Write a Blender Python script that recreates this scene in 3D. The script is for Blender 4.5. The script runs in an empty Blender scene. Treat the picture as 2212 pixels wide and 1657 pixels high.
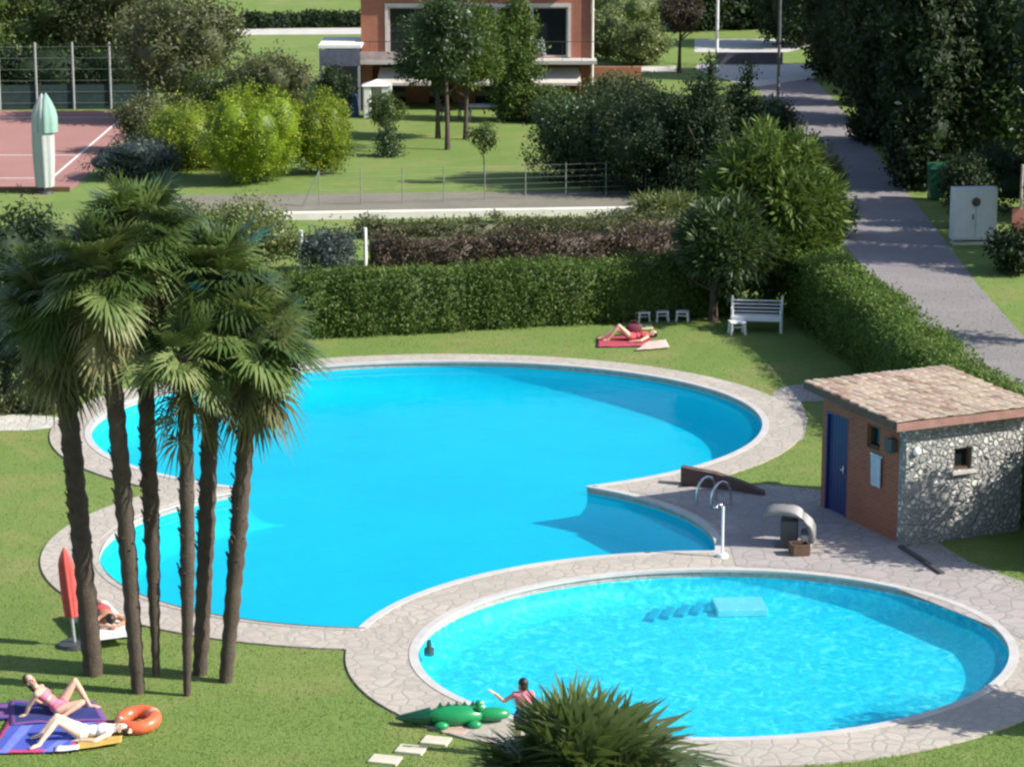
import bpy, math, random
import numpy as np
from mathutils import Vector, Matrix, noise
from mathutils.geometry import tessellate_polygon

random.seed(7)
RNG = np.random.default_rng(7)
R = math.radians
scene = bpy.context.scene
COL = scene.collection

# ------------------------------------------------------------------ camera model
FPX, PITCH, HCAM = 5600.0, R(13.0), 14.65       # focal length in photo pixels (2212 wide), tilt, height


def ray(u, v):
    a = (u - 1106.0) / FPX
    b = (828.5 - v) / FPX
    return Vector((a, math.cos(PITCH) + b * math.sin(PITCH), -math.sin(PITCH) + b * math.cos(PITCH)))


def P(u, v, z=0.0):
    d = ray(u, v)
    return d * ((z - HCAM) / d.z) + Vector((0, 0, HCAM))


def PY(u, v, y):
    d = ray(u, v)
    return d * (y / d.y) + Vector((0, 0, HCAM))


def pxm(u, v):
    """photo pixels per metre at the ground point below a pixel"""
    d = ray(u, v)
    t = -HCAM / d.z
    return FPX / t


cam = bpy.data.cameras.new('camera')
cam.sensor_width = 36.0
cam.lens = 36.0 * FPX / 2212.0
cam.clip_end = 5000
camo = bpy.data.objects.new('camera', cam)
COL.objects.link(camo)
camo.location = (0, 0, HCAM)
camo.rotation_euler = (R(90) - PITCH, 0, 0)
scene.camera = camo

# ------------------------------------------------------------------ light
SUN_EL, SUN_AZ = R(37), R(13)                     # sun from the right, a little in front of the scene
sd = Vector((math.cos(SUN_EL) * math.cos(SUN_AZ), -math.cos(SUN_EL) * math.sin(SUN_AZ), math.sin(SUN_EL)))
sun = bpy.data.lights.new('sun', 'SUN')
sun.energy = 4.3
sun.angle = R(0.55)
sun.color = (1.0, 0.95, 0.86)
suno = bpy.data.objects.new('sun', sun)
COL.objects.link(suno)
suno.rotation_euler = sd.to_track_quat('Z', 'Y').to_euler()
suno.location = (40, 0, 60)

world = bpy.data.worlds.new('World')
scene.world = world
world.use_nodes = True
wn = world.node_tree
sky = wn.nodes.new('ShaderNodeTexSky')
sky.sky_type = 'NISHITA'
sky.sun_disc = False
sky.sun_elevation = SUN_EL
sky.sun_rotation = R(90) + SUN_AZ
bg = wn.nodes['Background']
bg.inputs['Strength'].default_value = 0.10
wn.links.new(sky.outputs['Color'], bg.inputs['Color'])

vs = scene.view_settings
vs.view_transform = 'Standard'
vs.look = 'None'
vs.exposure = 0.95
vs.gamma = 1.0
scene.cycles.max_bounces = 8
scene.cycles.transparent_max_bounces = 16
scene.cycles.filter_width = 2.5


# ------------------------------------------------------------------ materials
class NT:
    def __init__(self, name):
        self.m = bpy.data.materials.new(name)
        self.m.use_nodes = True
        self.t = self.m.node_tree
        self.b = self.t.nodes['Principled BSDF']
        self.out = self.t.nodes['Material Output']

    def n(self, typ, **kw):
        nd = self.t.nodes.new(typ)
        for k, v in kw.items():
            setattr(nd, k, v)
        return nd

    def l(self, a, b):
        self.t.links.new(a, b)

    def coord(self, kind='Object'):
        return self.n('ShaderNodeTexCoord').outputs[kind]

    def noise(self, scale, detail=4, rough=0.6, vec=None, dist=0.0):
        nd = self.n('ShaderNodeTexNoise')
        nd.inputs['Scale'].default_value = scale
        nd.inputs['Detail'].default_value = detail
        nd.inputs['Roughness'].default_value = rough
        nd.inputs['Distortion'].default_value = dist
        self.l(vec if vec is not None else self.coord(), nd.inputs['Vector'])
        return nd.outputs['Fac']

    def ramp(self, fac, stops):
        nd = self.n('ShaderNodeValToRGB')
        el = nd.color_ramp.elements
        while len(el) < len(stops):
            el.new(0.5)
        for e, (p, c) in zip(el, stops):
            e.position = p
            e.color = (*c, 1) if len(c) == 3 else c
        self.l(fac, nd.inputs['Fac'])
        return nd.outputs['Color']

    def mix(self, fac, a, b, mode='MIX'):
        nd = self.n('ShaderNodeMix', data_type='RGBA', blend_type=mode)
        for s, x in ((0, fac), (6, a), (7, b)):
            if isinstance(x, (int, float)):
                nd.inputs[s].default_value = x
            elif isinstance(x, tuple):
                nd.inputs[s].default_value = (*x, 1)
            else:
                self.l(x, nd.inputs[s])
        return nd.outputs[2]

    def bump(self, h, strength=0.4, dist=0.02):
        nd = self.n('ShaderNodeBump')
        nd.inputs['Strength'].default_value = strength
        nd.inputs['Distance'].default_value = dist
        self.l(h, nd.inputs['Height'])
        self.l(nd.outputs['Normal'], self.b.inputs['Normal'])


def sc(c, k):
    return tuple(min(1.0, x * k) for x in c)


def plain(name, col, rough=0.6, var=0.25, scale=3.0, bump=0.0, metal=0.0, spec=0.5, fine=None):
    t = NT(name)
    f = t.noise(scale, 5, 0.65)
    c = t.ramp(f, [(0.3, sc(col, 1 - var)), (0.72, sc(col, 1 + var))])
    if fine:
        c = t.mix(0.5, c, t.ramp(t.noise(fine, 3), [(0.3, sc(col, 0.7)), (0.7, sc(col, 1.25))]))
    t.l(c, t.b.inputs['Base Color'])
    t.b.inputs['Roughness'].default_value = rough
    t.b.inputs['Metallic'].default_value = metal
    t.b.inputs['Specular IOR Level'].default_value = spec
    if bump:
        t.bump(t.noise(scale * 8, 4), bump, 0.02)
    return t.m


def leafmat(name, c1, c2, c3, gloss=0.12, rough=0.45, trans=0.3):
    """leaves: tint picked at random for each leaf, a little light passes through"""
    t = NT(name)
    at = t.n('ShaderNodeAttribute', attribute_name='tint')
    c = t.ramp(at.outputs['Fac'], [(0.0, c1), (0.55, c2), (1.0, c3)])
    t.l(c, t.b.inputs['Base Color'])
    t.b.inputs['Roughness'].default_value = rough
    t.b.inputs['Specular IOR Level'].default_value = gloss * 4
    tr = t.n('ShaderNodeBsdfTranslucent')
    t.l(t.mix(0.5, c, (0.16, 0.22, 0.03), 'MIX'), tr.inputs['Color'])
    mx = t.n('ShaderNodeMixShader')
    mx.inputs[0].default_value = trans
    t.l(t.b.outputs[0], mx.inputs[1])
    t.l(tr.outputs[0], mx.inputs[2])
    t.l(mx.outputs[0], t.out.inputs['Surface'])
    return t.m


def grass_mat():
    t = NT('mown_grass')
    big = t.noise(0.16, 4, 0.6)
    mid = t.noise(1.1, 5, 0.7)
    fin = t.noise(26, 3, 0.7)
    c = t.ramp(big, [(0.32, (0.122, 0.200, 0.052)), (0.52, (0.158, 0.245, 0.064)), (0.72, (0.210, 0.258, 0.085))])
    c = t.mix(0.45, c, t.ramp(mid, [(0.3, (0.085, 0.155, 0.030)), (0.7, (0.200, 0.240, 0.062))]))
    c = t.mix(0.38, c, t.ramp(fin, [(0.3, (0.065, 0.115, 0.024)), (0.7, (0.200, 0.270, 0.075))]))
    dry = t.ramp(t.noise(.42, 5, .7, dist=.6), [(.5, (0, 0, 0)), (.68, (.75, .75, .75))])
    c = t.mix(dry, c, (0.235, 0.225, 0.085))
    t.l(c, t.b.inputs['Base Color'])
    t.b.inputs['Roughness'].default_value = 0.85
    t.b.inputs['Specular IOR Level'].default_value = 0.15
    t.bump(fin, 0.5, 0.05)
    return t.m


def paving_mat(name, cols, scale, mortar, rnd=1.0):
    """crazy paving: irregular slabs of several stone colours with mortar lines"""
    t = NT(name)
    co = t.coord()
    wob = t.n('ShaderNodeTexNoise')
    wob.inputs['Scale'].default_value = 2.0
    t.l(co, wob.inputs['Vector'])
    vec = t.n('ShaderNodeVectorMath', operation='MULTIPLY_ADD')
    t.l(wob.outputs['Color'], vec.inputs[0])
    vec.inputs[1].default_value = (0.12, 0.12, 0.0)
    t.l(co, vec.inputs[2])
    v1 = t.n('ShaderNodeTexVoronoi')
    v2 = t.n('ShaderNodeTexVoronoi', feature='DISTANCE_TO_EDGE')
    for v in (v1, v2):
        v.inputs['Scale'].default_value = scale
        v.inputs['Randomness'].default_value = rnd
        t.l(vec.outputs[0], v.inputs['Vector'])
    sepc = t.n('ShaderNodeSeparateColor')
    t.l(v1.outputs['Color'], sepc.inputs[0])
    n = len(cols)
    c = t.ramp(sepc.outputs[0], [(i / (n - 1), k) for i, k in enumerate(cols)])
    c = t.mix(0.3, c, t.ramp(t.noise(9, 5), [(0.3, sc(cols[0], 0.75)), (0.7, sc(cols[-1], 1.2))]))
    c = t.mix(0.35, c, t.ramp(t.noise(0.5, 4), [(0.35, sc(cols[1], 0.75)), (0.65, sc(cols[1], 1.2))]))
    e = t.n('ShaderNodeMapRange')
    e.inputs['From Min'].default_value = 0.012 * scale
    e.inputs['From Max'].default_value = 0.03 * scale
    t.l(v2.outputs['Distance'], e.inputs['Value'])
    c = t.mix(e.outputs[0], mortar, c)
    t.l(c, t.b.inputs['Base Color'])
    t.b.inputs['Roughness'].default_value = 0.85
    t.bump(e.outputs[0], 0.5, 0.01)
    return t.m


def brick_mat(name, c1, c2, mortar, w=0.25, h=0.075, axis='XZ'):
    t = NT(name)
    co = t.coord()
    sx = t.n('ShaderNodeSeparateXYZ')
    t.l(co, sx.inputs[0])
    cb = t.n('ShaderNodeCombineXYZ')
    t.l(sx.outputs[axis[0]], cb.inputs[0])
    t.l(sx.outputs[axis[1]], cb.inputs[1])
    b = t.n('ShaderNodeTexBrick')
    b.inputs['Scale'].default_value = 1.0
    b.inputs['Brick Width'].default_value = w
    b.inputs['Row Height'].default_value = h
    b.inputs['Mortar Size'].default_value = 0.008
    b.inputs['Color1'].default_value = (*c1, 1)
    b.inputs['Color2'].default_value = (*c2, 1)
    b.inputs['Mortar'].default_value = (*mortar, 1)
    t.l(cb.outputs[0], b.inputs['Vector'])
    c = t.mix(0.35, b.outputs['Color'], t.ramp(t.noise(1.3, 5), [(0.3, sc(c1, 0.6)), (0.7, sc(c2, 1.35))]))
    t.l(c, t.b.inputs['Base Color'])
    t.b.inputs['Roughness'].default_value = 0.85
    t.bump(b.outputs['Fac'], -0.4, 0.01)
    return t.m


M = {}
M['grass'] = grass_mat()
M['coping'] = paving_mat('coping_stone', [(0.34, 0.305, 0.262), (0.395, 0.34, 0.292), (0.35, 0.335, 0.29), (0.43, 0.355, 0.31), (0.405, 0.375, 0.32)], 3.4, (0.325, 0.295, 0.255))
M['patio'] = paving_mat('patio_stone', [(0.27, 0.25, 0.24), (0.36, 0.31, 0.30), (0.30, 0.30, 0.30), (0.33, 0.27, 0.25)], 2.8, (0.26, 0.245, 0.235))
M['edge'] = plain('coping_edge', (0.46, 0.44, 0.42), 0.6, 0.12, 2.0)
M['asphalt'] = plain('worn_asphalt', (0.205, 0.185, 0.188), 0.9, 0.25, 0.5, 0.3, fine=14)
M['lane'] = plain('lane_gravel', (0.17, 0.155, 0.12), 0.95, 0.3, 0.6, 0.3, fine=9)
M['concrete'] = plain('pale_concrete', (0.47, 0.45, 0.41), 0.85, 0.15, 1.2, 0.2)
M['clay'] = plain('red_clay', (0.31, 0.15, 0.13), 0.95, 0.14, 0.4, fine=12)
M['white'] = plain('white_paint', (0.78, 0.76, 0.72), 0.5, 0.08, 2.0)
M['whitewall'] = plain('white_wall', (0.70, 0.66, 0.58), 0.7, 0.14, 1.0)
M['plastic'] = plain('white_plastic', (0.74, 0.74, 0.74), 0.35, 0.05, 3.0)
M['steel'] = plain('polished_steel', (0.62, 0.64, 0.66), 0.22, 0.08, 5.0, metal=1.0)
M['galv'] = plain('galvanised_steel', (0.42, 0.43, 0.42), 0.5, 0.15, 4.0, metal=0.4)
M['darkmetal'] = plain('dark_metal', (0.05, 0.052, 0.055), 0.5, 0.2, 4.0)
M['wood'] = plain('brown_wood', (0.10, 0.055, 0.032), 0.7, 0.3, 6.0, 0.2)
M['bark'] = plain('tree_bark', (0.075, 0.055, 0.04), 0.9, 0.4, 5.0, 0.8)
M['palmbark'] = plain('palm_fibre', (0.075, 0.056, 0.042), 0.95, 0.6, 3.5, 1.0, fine=30)
M['thatch'] = leafmat('dead_fronds', (0.07, 0.07, 0.03), (0.15, 0.145, 0.06), (0.30, 0.27, 0.13), 0.05, 0.7, 0.2)
M['palm'] = leafmat('palm_leaf', (0.026, 0.058, 0.016), (0.078, 0.136, 0.032), (0.215, 0.250, 0.088), 0.22, 0.42, 0.22)
M['palmlight'] = leafmat('palm_leaf_light', (0.040, 0.070, 0.022), (0.085, 0.125, 0.040), (0.20, 0.225, 0.095), 0.15, 0.45, 0.25)
M['palmfar'] = leafmat('palm_leaf_far', (0.018, 0.042, 0.014), (0.040, 0.078, 0.022), (0.085, 0.125, 0.04), 0.1, 0.4, 0.2)
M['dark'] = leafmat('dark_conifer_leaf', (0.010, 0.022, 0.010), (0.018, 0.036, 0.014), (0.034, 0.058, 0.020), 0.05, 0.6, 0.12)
M['deep'] = leafmat('deep_green_leaf', (0.018, 0.040, 0.012), (0.032, 0.066, 0.018), (0.062, 0.104, 0.026), 0.12, 0.45, 0.2)
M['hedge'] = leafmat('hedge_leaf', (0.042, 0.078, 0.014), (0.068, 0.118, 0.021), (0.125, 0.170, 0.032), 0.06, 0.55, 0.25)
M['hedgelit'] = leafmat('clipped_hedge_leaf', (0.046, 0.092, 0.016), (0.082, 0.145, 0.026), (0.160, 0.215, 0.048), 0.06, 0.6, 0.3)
M['mid'] = leafmat('mid_green_leaf', (0.034, 0.066, 0.016), (0.074, 0.115, 0.026), (0.140, 0.170, 0.045), 0.1, 0.5, 0.3)
M['olive'] = leafmat('olive_leaf', (0.048, 0.060, 0.024), (0.090, 0.100, 0.042), (0.165, 0.165, 0.075), 0.08, 0.55, 0.3)
M['pale'] = leafmat('pale_green_leaf', (0.075, 0.105, 0.030), (0.140, 0.175, 0.055), (0.230, 0.250, 0.095), 0.1, 0.5, 0.3)
M['gold'] = leafmat('golden_leaf', (0.060, 0.120, 0.010), (0.195, 0.290, 0.014), (0.390, 0.430, 0.030), 0.08, 0.5, 0.35)
M['gold2'] = leafmat('mixed_gold_leaf', (0.050, 0.100, 0.010), (0.175, 0.240, 0.014), (0.360, 0.380, 0.026), 0.08, 0.5, 0.35)
M['goldgreen'] = leafmat('green_gold_leaf', (0.045, 0.085, 0.010), (0.125, 0.175, 0.014), (0.260, 0.290, 0.022), 0.08, 0.5, 0.35)
M['redleaf'] = leafmat('red_brown_leaf', (0.050, 0.032, 0.026), (0.080, 0.052, 0.042), (0.125, 0.095, 0.062), 0.08, 0.55, 0.2)
M['purple'] = leafmat('purple_leaf', (0.022, 0.016, 0.018), (0.045, 0.030, 0.026), (0.085, 0.060, 0.032), 0.08, 0.55, 0.2)
M['blueleaf'] = leafmat('blue_green_leaf', (0.018, 0.030, 0.032), (0.036, 0.052, 0.052), (0.07, 0.10, 0.085), 0.1, 0.5, 0.2)


# ------------------------------------------------------------------ mesh helpers
class MB:
    def __init__(self):
        self.v, self.f, self.mi, self.sm = [], [], [], []

    def add(self, vs_, fs, m=0, smooth=False):
        o = len(self.v)
        self.v += [tuple(x) for x in vs_]
        for f in fs:
            self.f.append(tuple(i + o for i in f))
            self.mi.append(m)
            self.sm.append(smooth)
        return self

    def box(self, cx, cy, cz, sx, sy, sz, rz=0.0, m=0, T=None):
        X, Y, Z = sx / 2, sy / 2, sz / 2
        pts = [Vector((x, y, z)) for z in (-Z, Z) for y in (-Y, Y) for x in (-X, X)]
        Mt = Matrix.Translation((cx, cy, cz)) @ Matrix.Rotation(rz, 4, 'Z')
        if T is not None:
            Mt = Mt @ T
        return self.add([Mt @ q for q in pts], [(0, 2, 3, 1), (4, 5, 7, 6), (0, 1, 5, 4), (2, 6, 7, 3), (0, 4, 6, 2), (1, 3, 7, 5)], m)

    def bar(self, a, b, w, h=None, m=0):
        a, b = Vector(a), Vector(b)
        d = b - a
        q = d.to_track_quat('Z', 'Y').to_matrix().to_4x4()
        h = h or w
        X, Y, L = w / 2, h / 2, d.length
        pts = [Vector((x, y, z)) for z in (0, L) for y in (-Y, Y) for x in (-X, X)]
        Mt = Matrix.Translation(a) @ q
        return self.add([Mt @ q_ for q_ in pts], [(0, 2, 3, 1), (4, 5, 7, 6), (0, 1, 5, 4), (2, 6, 7, 3), (0, 4, 6, 2), (1, 3, 7, 5)], m)

    def tube(self, pts, rad, n=8, m=0, smooth=True):
        pts = [Vector(p) for p in pts]
        if not hasattr(rad, '__len__'):
            rad = [rad] * len(pts)
        vs_, fs = [], []
        q = None
        for i, p in enumerate(pts):
            a = pts[max(0, i - 1)]
            b = pts[min(len(pts) - 1, i + 1)]
            dr_ = (b - a).normalized()
            q = dr_.to_track_quat('Z', 'Y') if q is None else (q @ Vector((0, 0, 1))).rotation_difference(dr_) @ q
            for k in range(n):
                t = 2 * math.pi * k / n
                vs_.append(p + q @ Vector((math.cos(t) * rad[i], math.sin(t) * rad[i], 0)))
        for i in range(len(pts) - 1):
            for k in range(n):
                fs.append((i * n + k, i * n + (k + 1) % n, (i + 1) * n + (k + 1) % n, (i + 1) * n + k))
        self.add(vs_, fs, m, smooth)
        e = len(pts) - 1
        return self.add([vs_[k] for k in range(n)][::-1] + [vs_[e * n + k] for k in range(n)], [tuple(range(n)), tuple(range(n, 2 * n))], m)

    def ball(self, c, r, n=12, rings=8, m=0, rot=None):
        c = Vector(c)
        if not hasattr(r, '__len__'):
            r = (r, r, r)
        vs_, fs = [], []
        for i in range(rings + 1):
            ph = math.pi * i / rings
            for k in range(n):
                t = 2 * math.pi * k / n
                q = Vector((math.sin(ph) * math.cos(t) * r[0], math.sin(ph) * math.sin(t) * r[1], -math.cos(ph) * r[2]))
                if rot is not None:
                    q = rot @ q
                vs_.append(c + q)
        for i in range(rings):
            for k in range(n):
                fs.append((i * n + k, i * n + (k + 1) % n, (i + 1) * n + (k + 1) % n, (i + 1) * n + k))
        return self.add(vs_, fs, m, True)

    def capsule(self, a, b, ra, rb, n=10):
        self.tube([a, b], [ra, rb], n)
        self.ball(a, ra, n, 6)
        self.ball(b, rb, n, 6)
        return self

    def prism(self, poly, z0, z1, m=0, top_only=False, holes=()):
        loops = [[Vector((x, y, 0)) for x, y in lp] for lp in [poly, *holes]]
        flat = [q for lp in loops for q in lp]
        tris = tessellate_polygon(loops)
        fix = []
        for t in tris:
            a, b, c = (flat[i] for i in t)
            fix.append(t if (b - a).cross(c - a).z > 0 else (t[0], t[2], t[1]))
        self.add([(q.x, q.y, z1) for q in flat], fix, m)
        if top_only:
            return self
        o = 0
        for lp in loops:
            n = len(lp)
            vs_ = [(q.x, q.y, z0) for q in lp] + [(q.x, q.y, z1) for q in lp]
            self.add(vs_, [(k, (k + 1) % n, n + (k + 1) % n, n + k) for k in range(n)], m)
        return self

    def build(self, name, mats, parent=None, loc=None, rz=0.0, bevel=0.0):
        me = bpy.data.meshes.new(name)
        me.from_pydata(self.v, [], self.f)
        if not isinstance(mats, (list, tuple)):
            mats = [mats]
        for x in mats:
            me.materials.append(x)
        me.polygons.foreach_set('material_index', self.mi)
        me.polygons.foreach_set('use_smooth', self.sm)
        me.update()
        ob = bpy.data.objects.new(name, me)
        COL.objects.link(ob)
        if parent is not None:
            ob.parent = parent
        if loc is not None:
            ob.location = loc
        ob.rotation_euler = (0, 0, rz)
        if bevel:
            bv = ob.modifiers.new('bevel', 'BEVEL')
            bv.width = bevel
            bv.segments = 2
            bv.limit_method = 'ANGLE'
        return ob


def tag(o, label=None, cat=None, group=None, kind=None):
    if label:
        o['label'] = label
    if cat:
        o['category'] = cat
    if group:
        o['group'] = group
    if kind:
        o['kind'] = kind
    return o


def thing(name, label, cat, loc=(0, 0, 0), rz=0.0, group=None):
    o = bpy.data.objects.new(name, None)
    COL.objects.link(o)
    o.empty_display_size = 0.3
    o.location = loc
    o.rotation_euler = (0, 0, rz)
    return tag(o, label, cat, group)


def copy_tree(o, parent=None):
    c = o.copy()
    COL.objects.link(c)
    if parent is not None:
        c.parent = parent
    for ch in [x for x in COL.objects if x.parent == o]:
        copy_tree(ch, c)
    return c


# ------------------------------------------------------------------ foliage
def unit(a):
    return a / np.maximum(np.linalg.norm(a, axis=1, keepdims=True), 1e-9)


class Leaves:
    """many small leaf faces, each with its own random tint"""

    def __init__(self):
        self.V, self.T = [], []
        self.core = MB()

    def leaves(self, p, d, nrm, L, W, tint):
        d = unit(d)
        t = unit(np.cross(d, nrm))
        L = np.asarray(L).reshape(-1, 1)
        W = np.asarray(W).reshape(-1, 1)
        v = np.stack([p, p + d * L * 0.5 + t * W * 0.5, p + d * L, p + d * L * 0.5 - t * W * 0.5], 1)
        self.V.append(v)
        self.T.append(np.repeat(tint, 4))

    def cloud(self, blobs, n, size, clump=0.28, per=22, aspect=0.5, radial=0.0, lump=0.22, shell=0.6, down=0.0):
        """blobs: (centre, radii); n leaves in clumps on and inside the blobs"""
        vol = np.array([(r[0] * r[1] * r[2]) ** (2 / 3) for c, r in blobs])
        vol = vol / vol.sum()
        for (c, r), w in zip(blobs, vol):
            k = max(3, int(n * w / per))
            dr = unit(RNG.normal(size=(k, 3)))
            f1 = RNG.uniform(0, 6.28, 6)
            wob = 1 + lump * (np.sin(dr[:, 0] * 4.3 + f1[0]) * np.sin(dr[:, 1] * 3.7 + f1[1]) + 0.7 * np.sin(dr[:, 2] * 5.1 + f1[2]) * np.sin(dr[:, 0] * 6.3 + f1[3]))
            rad = shell + (1 - shell) * RNG.random(k) ** 0.6
            cc = np.array(c) + dr * np.array(r) * (rad * wob)[:, None]
            ct = RNG.normal(0.5, 0.2, k)
            cs = clump * RNG.uniform(0.7, 1.4, k)
            off = unit(RNG.normal(size=(k, per, 3))) if False else RNG.normal(size=(k, per, 3))
            off = off / np.maximum(np.linalg.norm(off, axis=2, keepdims=True), 1e-9)
            rr = RNG.random((k, per, 1)) ** 0.5
            p = cc[:, None, :] + off * rr * cs[:, None, None]
            out = np.repeat(dr[:, None, :], per, 1)
            nrm = out * 0.7 + RNG.normal(size=(k, per, 3)) * 0.55 + np.array([0, 0, 0.35])
            dd = RNG.normal(size=(k, per, 3)) * (1 - radial) + (off * 0.9 + out * 0.5) * radial * 2.2
            dd[:, :, 2] -= down
            p = p.reshape(-1, 3)
            m = len(p)
            tint = np.clip(np.repeat(ct, per) + RNG.normal(0, 0.17, m), 0, 1)
            s = size * RNG.uniform(0.7, 1.35, m)
            self.leaves(p, dd.reshape(-1, 3), unit(nrm.reshape(-1, 3)), s, s * aspect, tint)
        return self

    def inner(self, blobs, k=0.72):
        for c, r in blobs:
            self.core.ball(c, tuple(x * k for x in r), 14, 9)
        return self

    def build(self, name, mat, parent=None):
        v = np.concatenate(self.V).astype(np.float32) if self.V else np.zeros((0, 4, 3), np.float32)
        n = len(v)
        vv = v.reshape(-1, 3)
        cv = np.array(self.core.v, np.float32).reshape(-1, 3)
        cf = [f for f in self.core.f]
        me = bpy.data.meshes.new(name)
        nv = len(vv) + len(cv)
        loops = list(range(n * 4))
        starts = [4 * i for i in range(n)]
        tot = [4] * n
        for f in cf:
            starts.append(len(loops))
            tot.append(len(f))
            loops += [i + len(vv) for i in f]
        me.vertices.add(nv)
        me.vertices.foreach_set('co', np.concatenate([vv, cv]).ravel())
        me.loops.add(len(loops))
        me.loops.foreach_set('vertex_index', loops)
        me.polygons.add(len(starts))
        me.polygons.foreach_set('loop_start', starts)
        me.polygons.foreach_set('loop_total', tot)
        me.update(calc_edges=True)
        at = me.attributes.new('tint', 'FLOAT', 'POINT')
        tv = np.concatenate([np.concatenate(self.T) if self.T else np.zeros(0), np.clip(RNG.normal(0.35, 0.2, len(cv)), 0, 1)]).astype(np.float32)
        at.data.foreach_set('value', tv)
        me.materials.append(mat)
        me.validate()
        ob = bpy.data.objects.new(name, me)
        COL.objects.link(ob)
        if parent is not None:
            ob.parent = parent
        return ob


def limbs(mb, h0, top, spread, r, k=6, seed=0):
    """tapered trunk with limbs reaching into the crown"""
    rg = random.Random(seed)
    lean = (rg.uniform(-.06, .06) * top, rg.uniform(-.06, .06) * top)
    pts = [(lean[0] * t * t, lean[1] * t * t, top * t) for t in (0, .15, .35, .6, .85)]
    mb.tube(pts, [r * 1.35, r, r * .85, r * .6, r * .25], 9)
    for i in range(k):
        a = 6.283 * i / k + rg.uniform(-.4, .4)
        z0 = h0 + (top - h0) * rg.uniform(0.0, 0.5)
        z1 = min(top * .92, z0 + rg.uniform(.2, .45) * (top - h0 + .5))
        t = z0 / top
        b = Vector((lean[0] * t * t, lean[1] * t * t, z0))
        e = Vector((math.cos(a) * spread * .75, math.sin(a) * spread * .75, z1))
        mid = b.lerp(e, .5) + Vector((0, 0, -.08 * spread))
        mb.tube([b, mid, e], [r * .5, r * .33, r * .1], 6)
    return mb


def tree(name, label, u, v, vtop, wpx, mat, cb=0.3, n=5000, size=0.14, trunk=0.14, cat='tree', group=None, blobs=5, clump=0.35,
         shape='round', core=0.0, seed=1, barkm='bark', lump=0.22, aspect=0.5, radial=0.0, down=0.0, per=22, du=0, depth=1.0, shell=0.6, cr='crown'):
    """tree whose foot stands at photo pixel (u, v); top and width as measured there"""
    B = P(u, v)
    h = PY(u, vtop, B.y).z
    s = pxm(u, v)
    rad = wpx / s / 2
    th = thing(name, label, cat, B, 0, group)
    rg = random.Random(seed)
    z0 = h * cb
    ch = h - z0
    bl = []
    ox = du / s
    if shape == 'round':
        bl.append(((ox, 0, z0 + ch * .5), (rad * .78, rad * .78 * depth, ch * .47)))
        for i in range(blobs):
            a = 6.283 * i / blobs + rg.uniform(-.5, .5)
            zz = z0 + ch * rg.uniform(.25, .78)
            k = rg.uniform(.38, .58)
            e = math.sqrt(max(.15, 1 - ((zz - z0) / ch * 2 - 1) ** 2))
            bl.append(((ox + math.cos(a) * rad * (1 - k) * e, math.sin(a) * rad * (1 - k) * e * depth, zz), (rad * k, rad * k * depth, min(ch * .3, rad * k))))
    elif shape == 'cone':
        m = max(4, blobs)
        for i in range(m):
            t = i / (m - 1)
            k = (1 - t) * .95 + .10
            bl.append(((ox + rg.uniform(-.1, .1) * rad, rg.uniform(-.1, .1) * rad, z0 + ch * (.04 + t * .9)), (rad * k, rad * k * depth, ch / m * .85)))
    elif shape == 'column':
        m = max(3, blobs)
        for i in range(m):
            t = i / (m - 1)
            k = .75 + .35 * math.sin(math.pi * min(1, t * .9 + .08))
            if t > .8:
                k *= .6
            bl.append(((ox + rg.uniform(-.12, .12) * rad, rg.uniform(-.12, .12) * rad, z0 + ch * (.06 + t * .86)), (rad * k, rad * k * depth, ch / m * .8)))
    elif shape == 'dome':
        bl.append(((ox, 0, z0 + ch * .42), (rad * .95, rad * .95 * depth, ch * .55)))
        for i in range(blobs):
            a = 6.283 * i / blobs + rg.uniform(-.4, .4)
            bl.append(((ox + math.cos(a) * rad * .5, math.sin(a) * rad * .5 * depth, z0 + ch * rg.uniform(.3, .62)), (rad * .52, rad * .52 * depth, ch * .38)))
    lv = Leaves().cloud(bl, n, size, clump, per, aspect, radial, lump, shell, down)
    if core:
        lv.inner(bl, core)
    lv.build(cr, mat, th)
    if trunk:
        limbs(MB(), max(z0 * .8, .15), max(h * .8, .3), rad, trunk, 6, seed).build('trunk', M[barkm], th)
    return th


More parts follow.
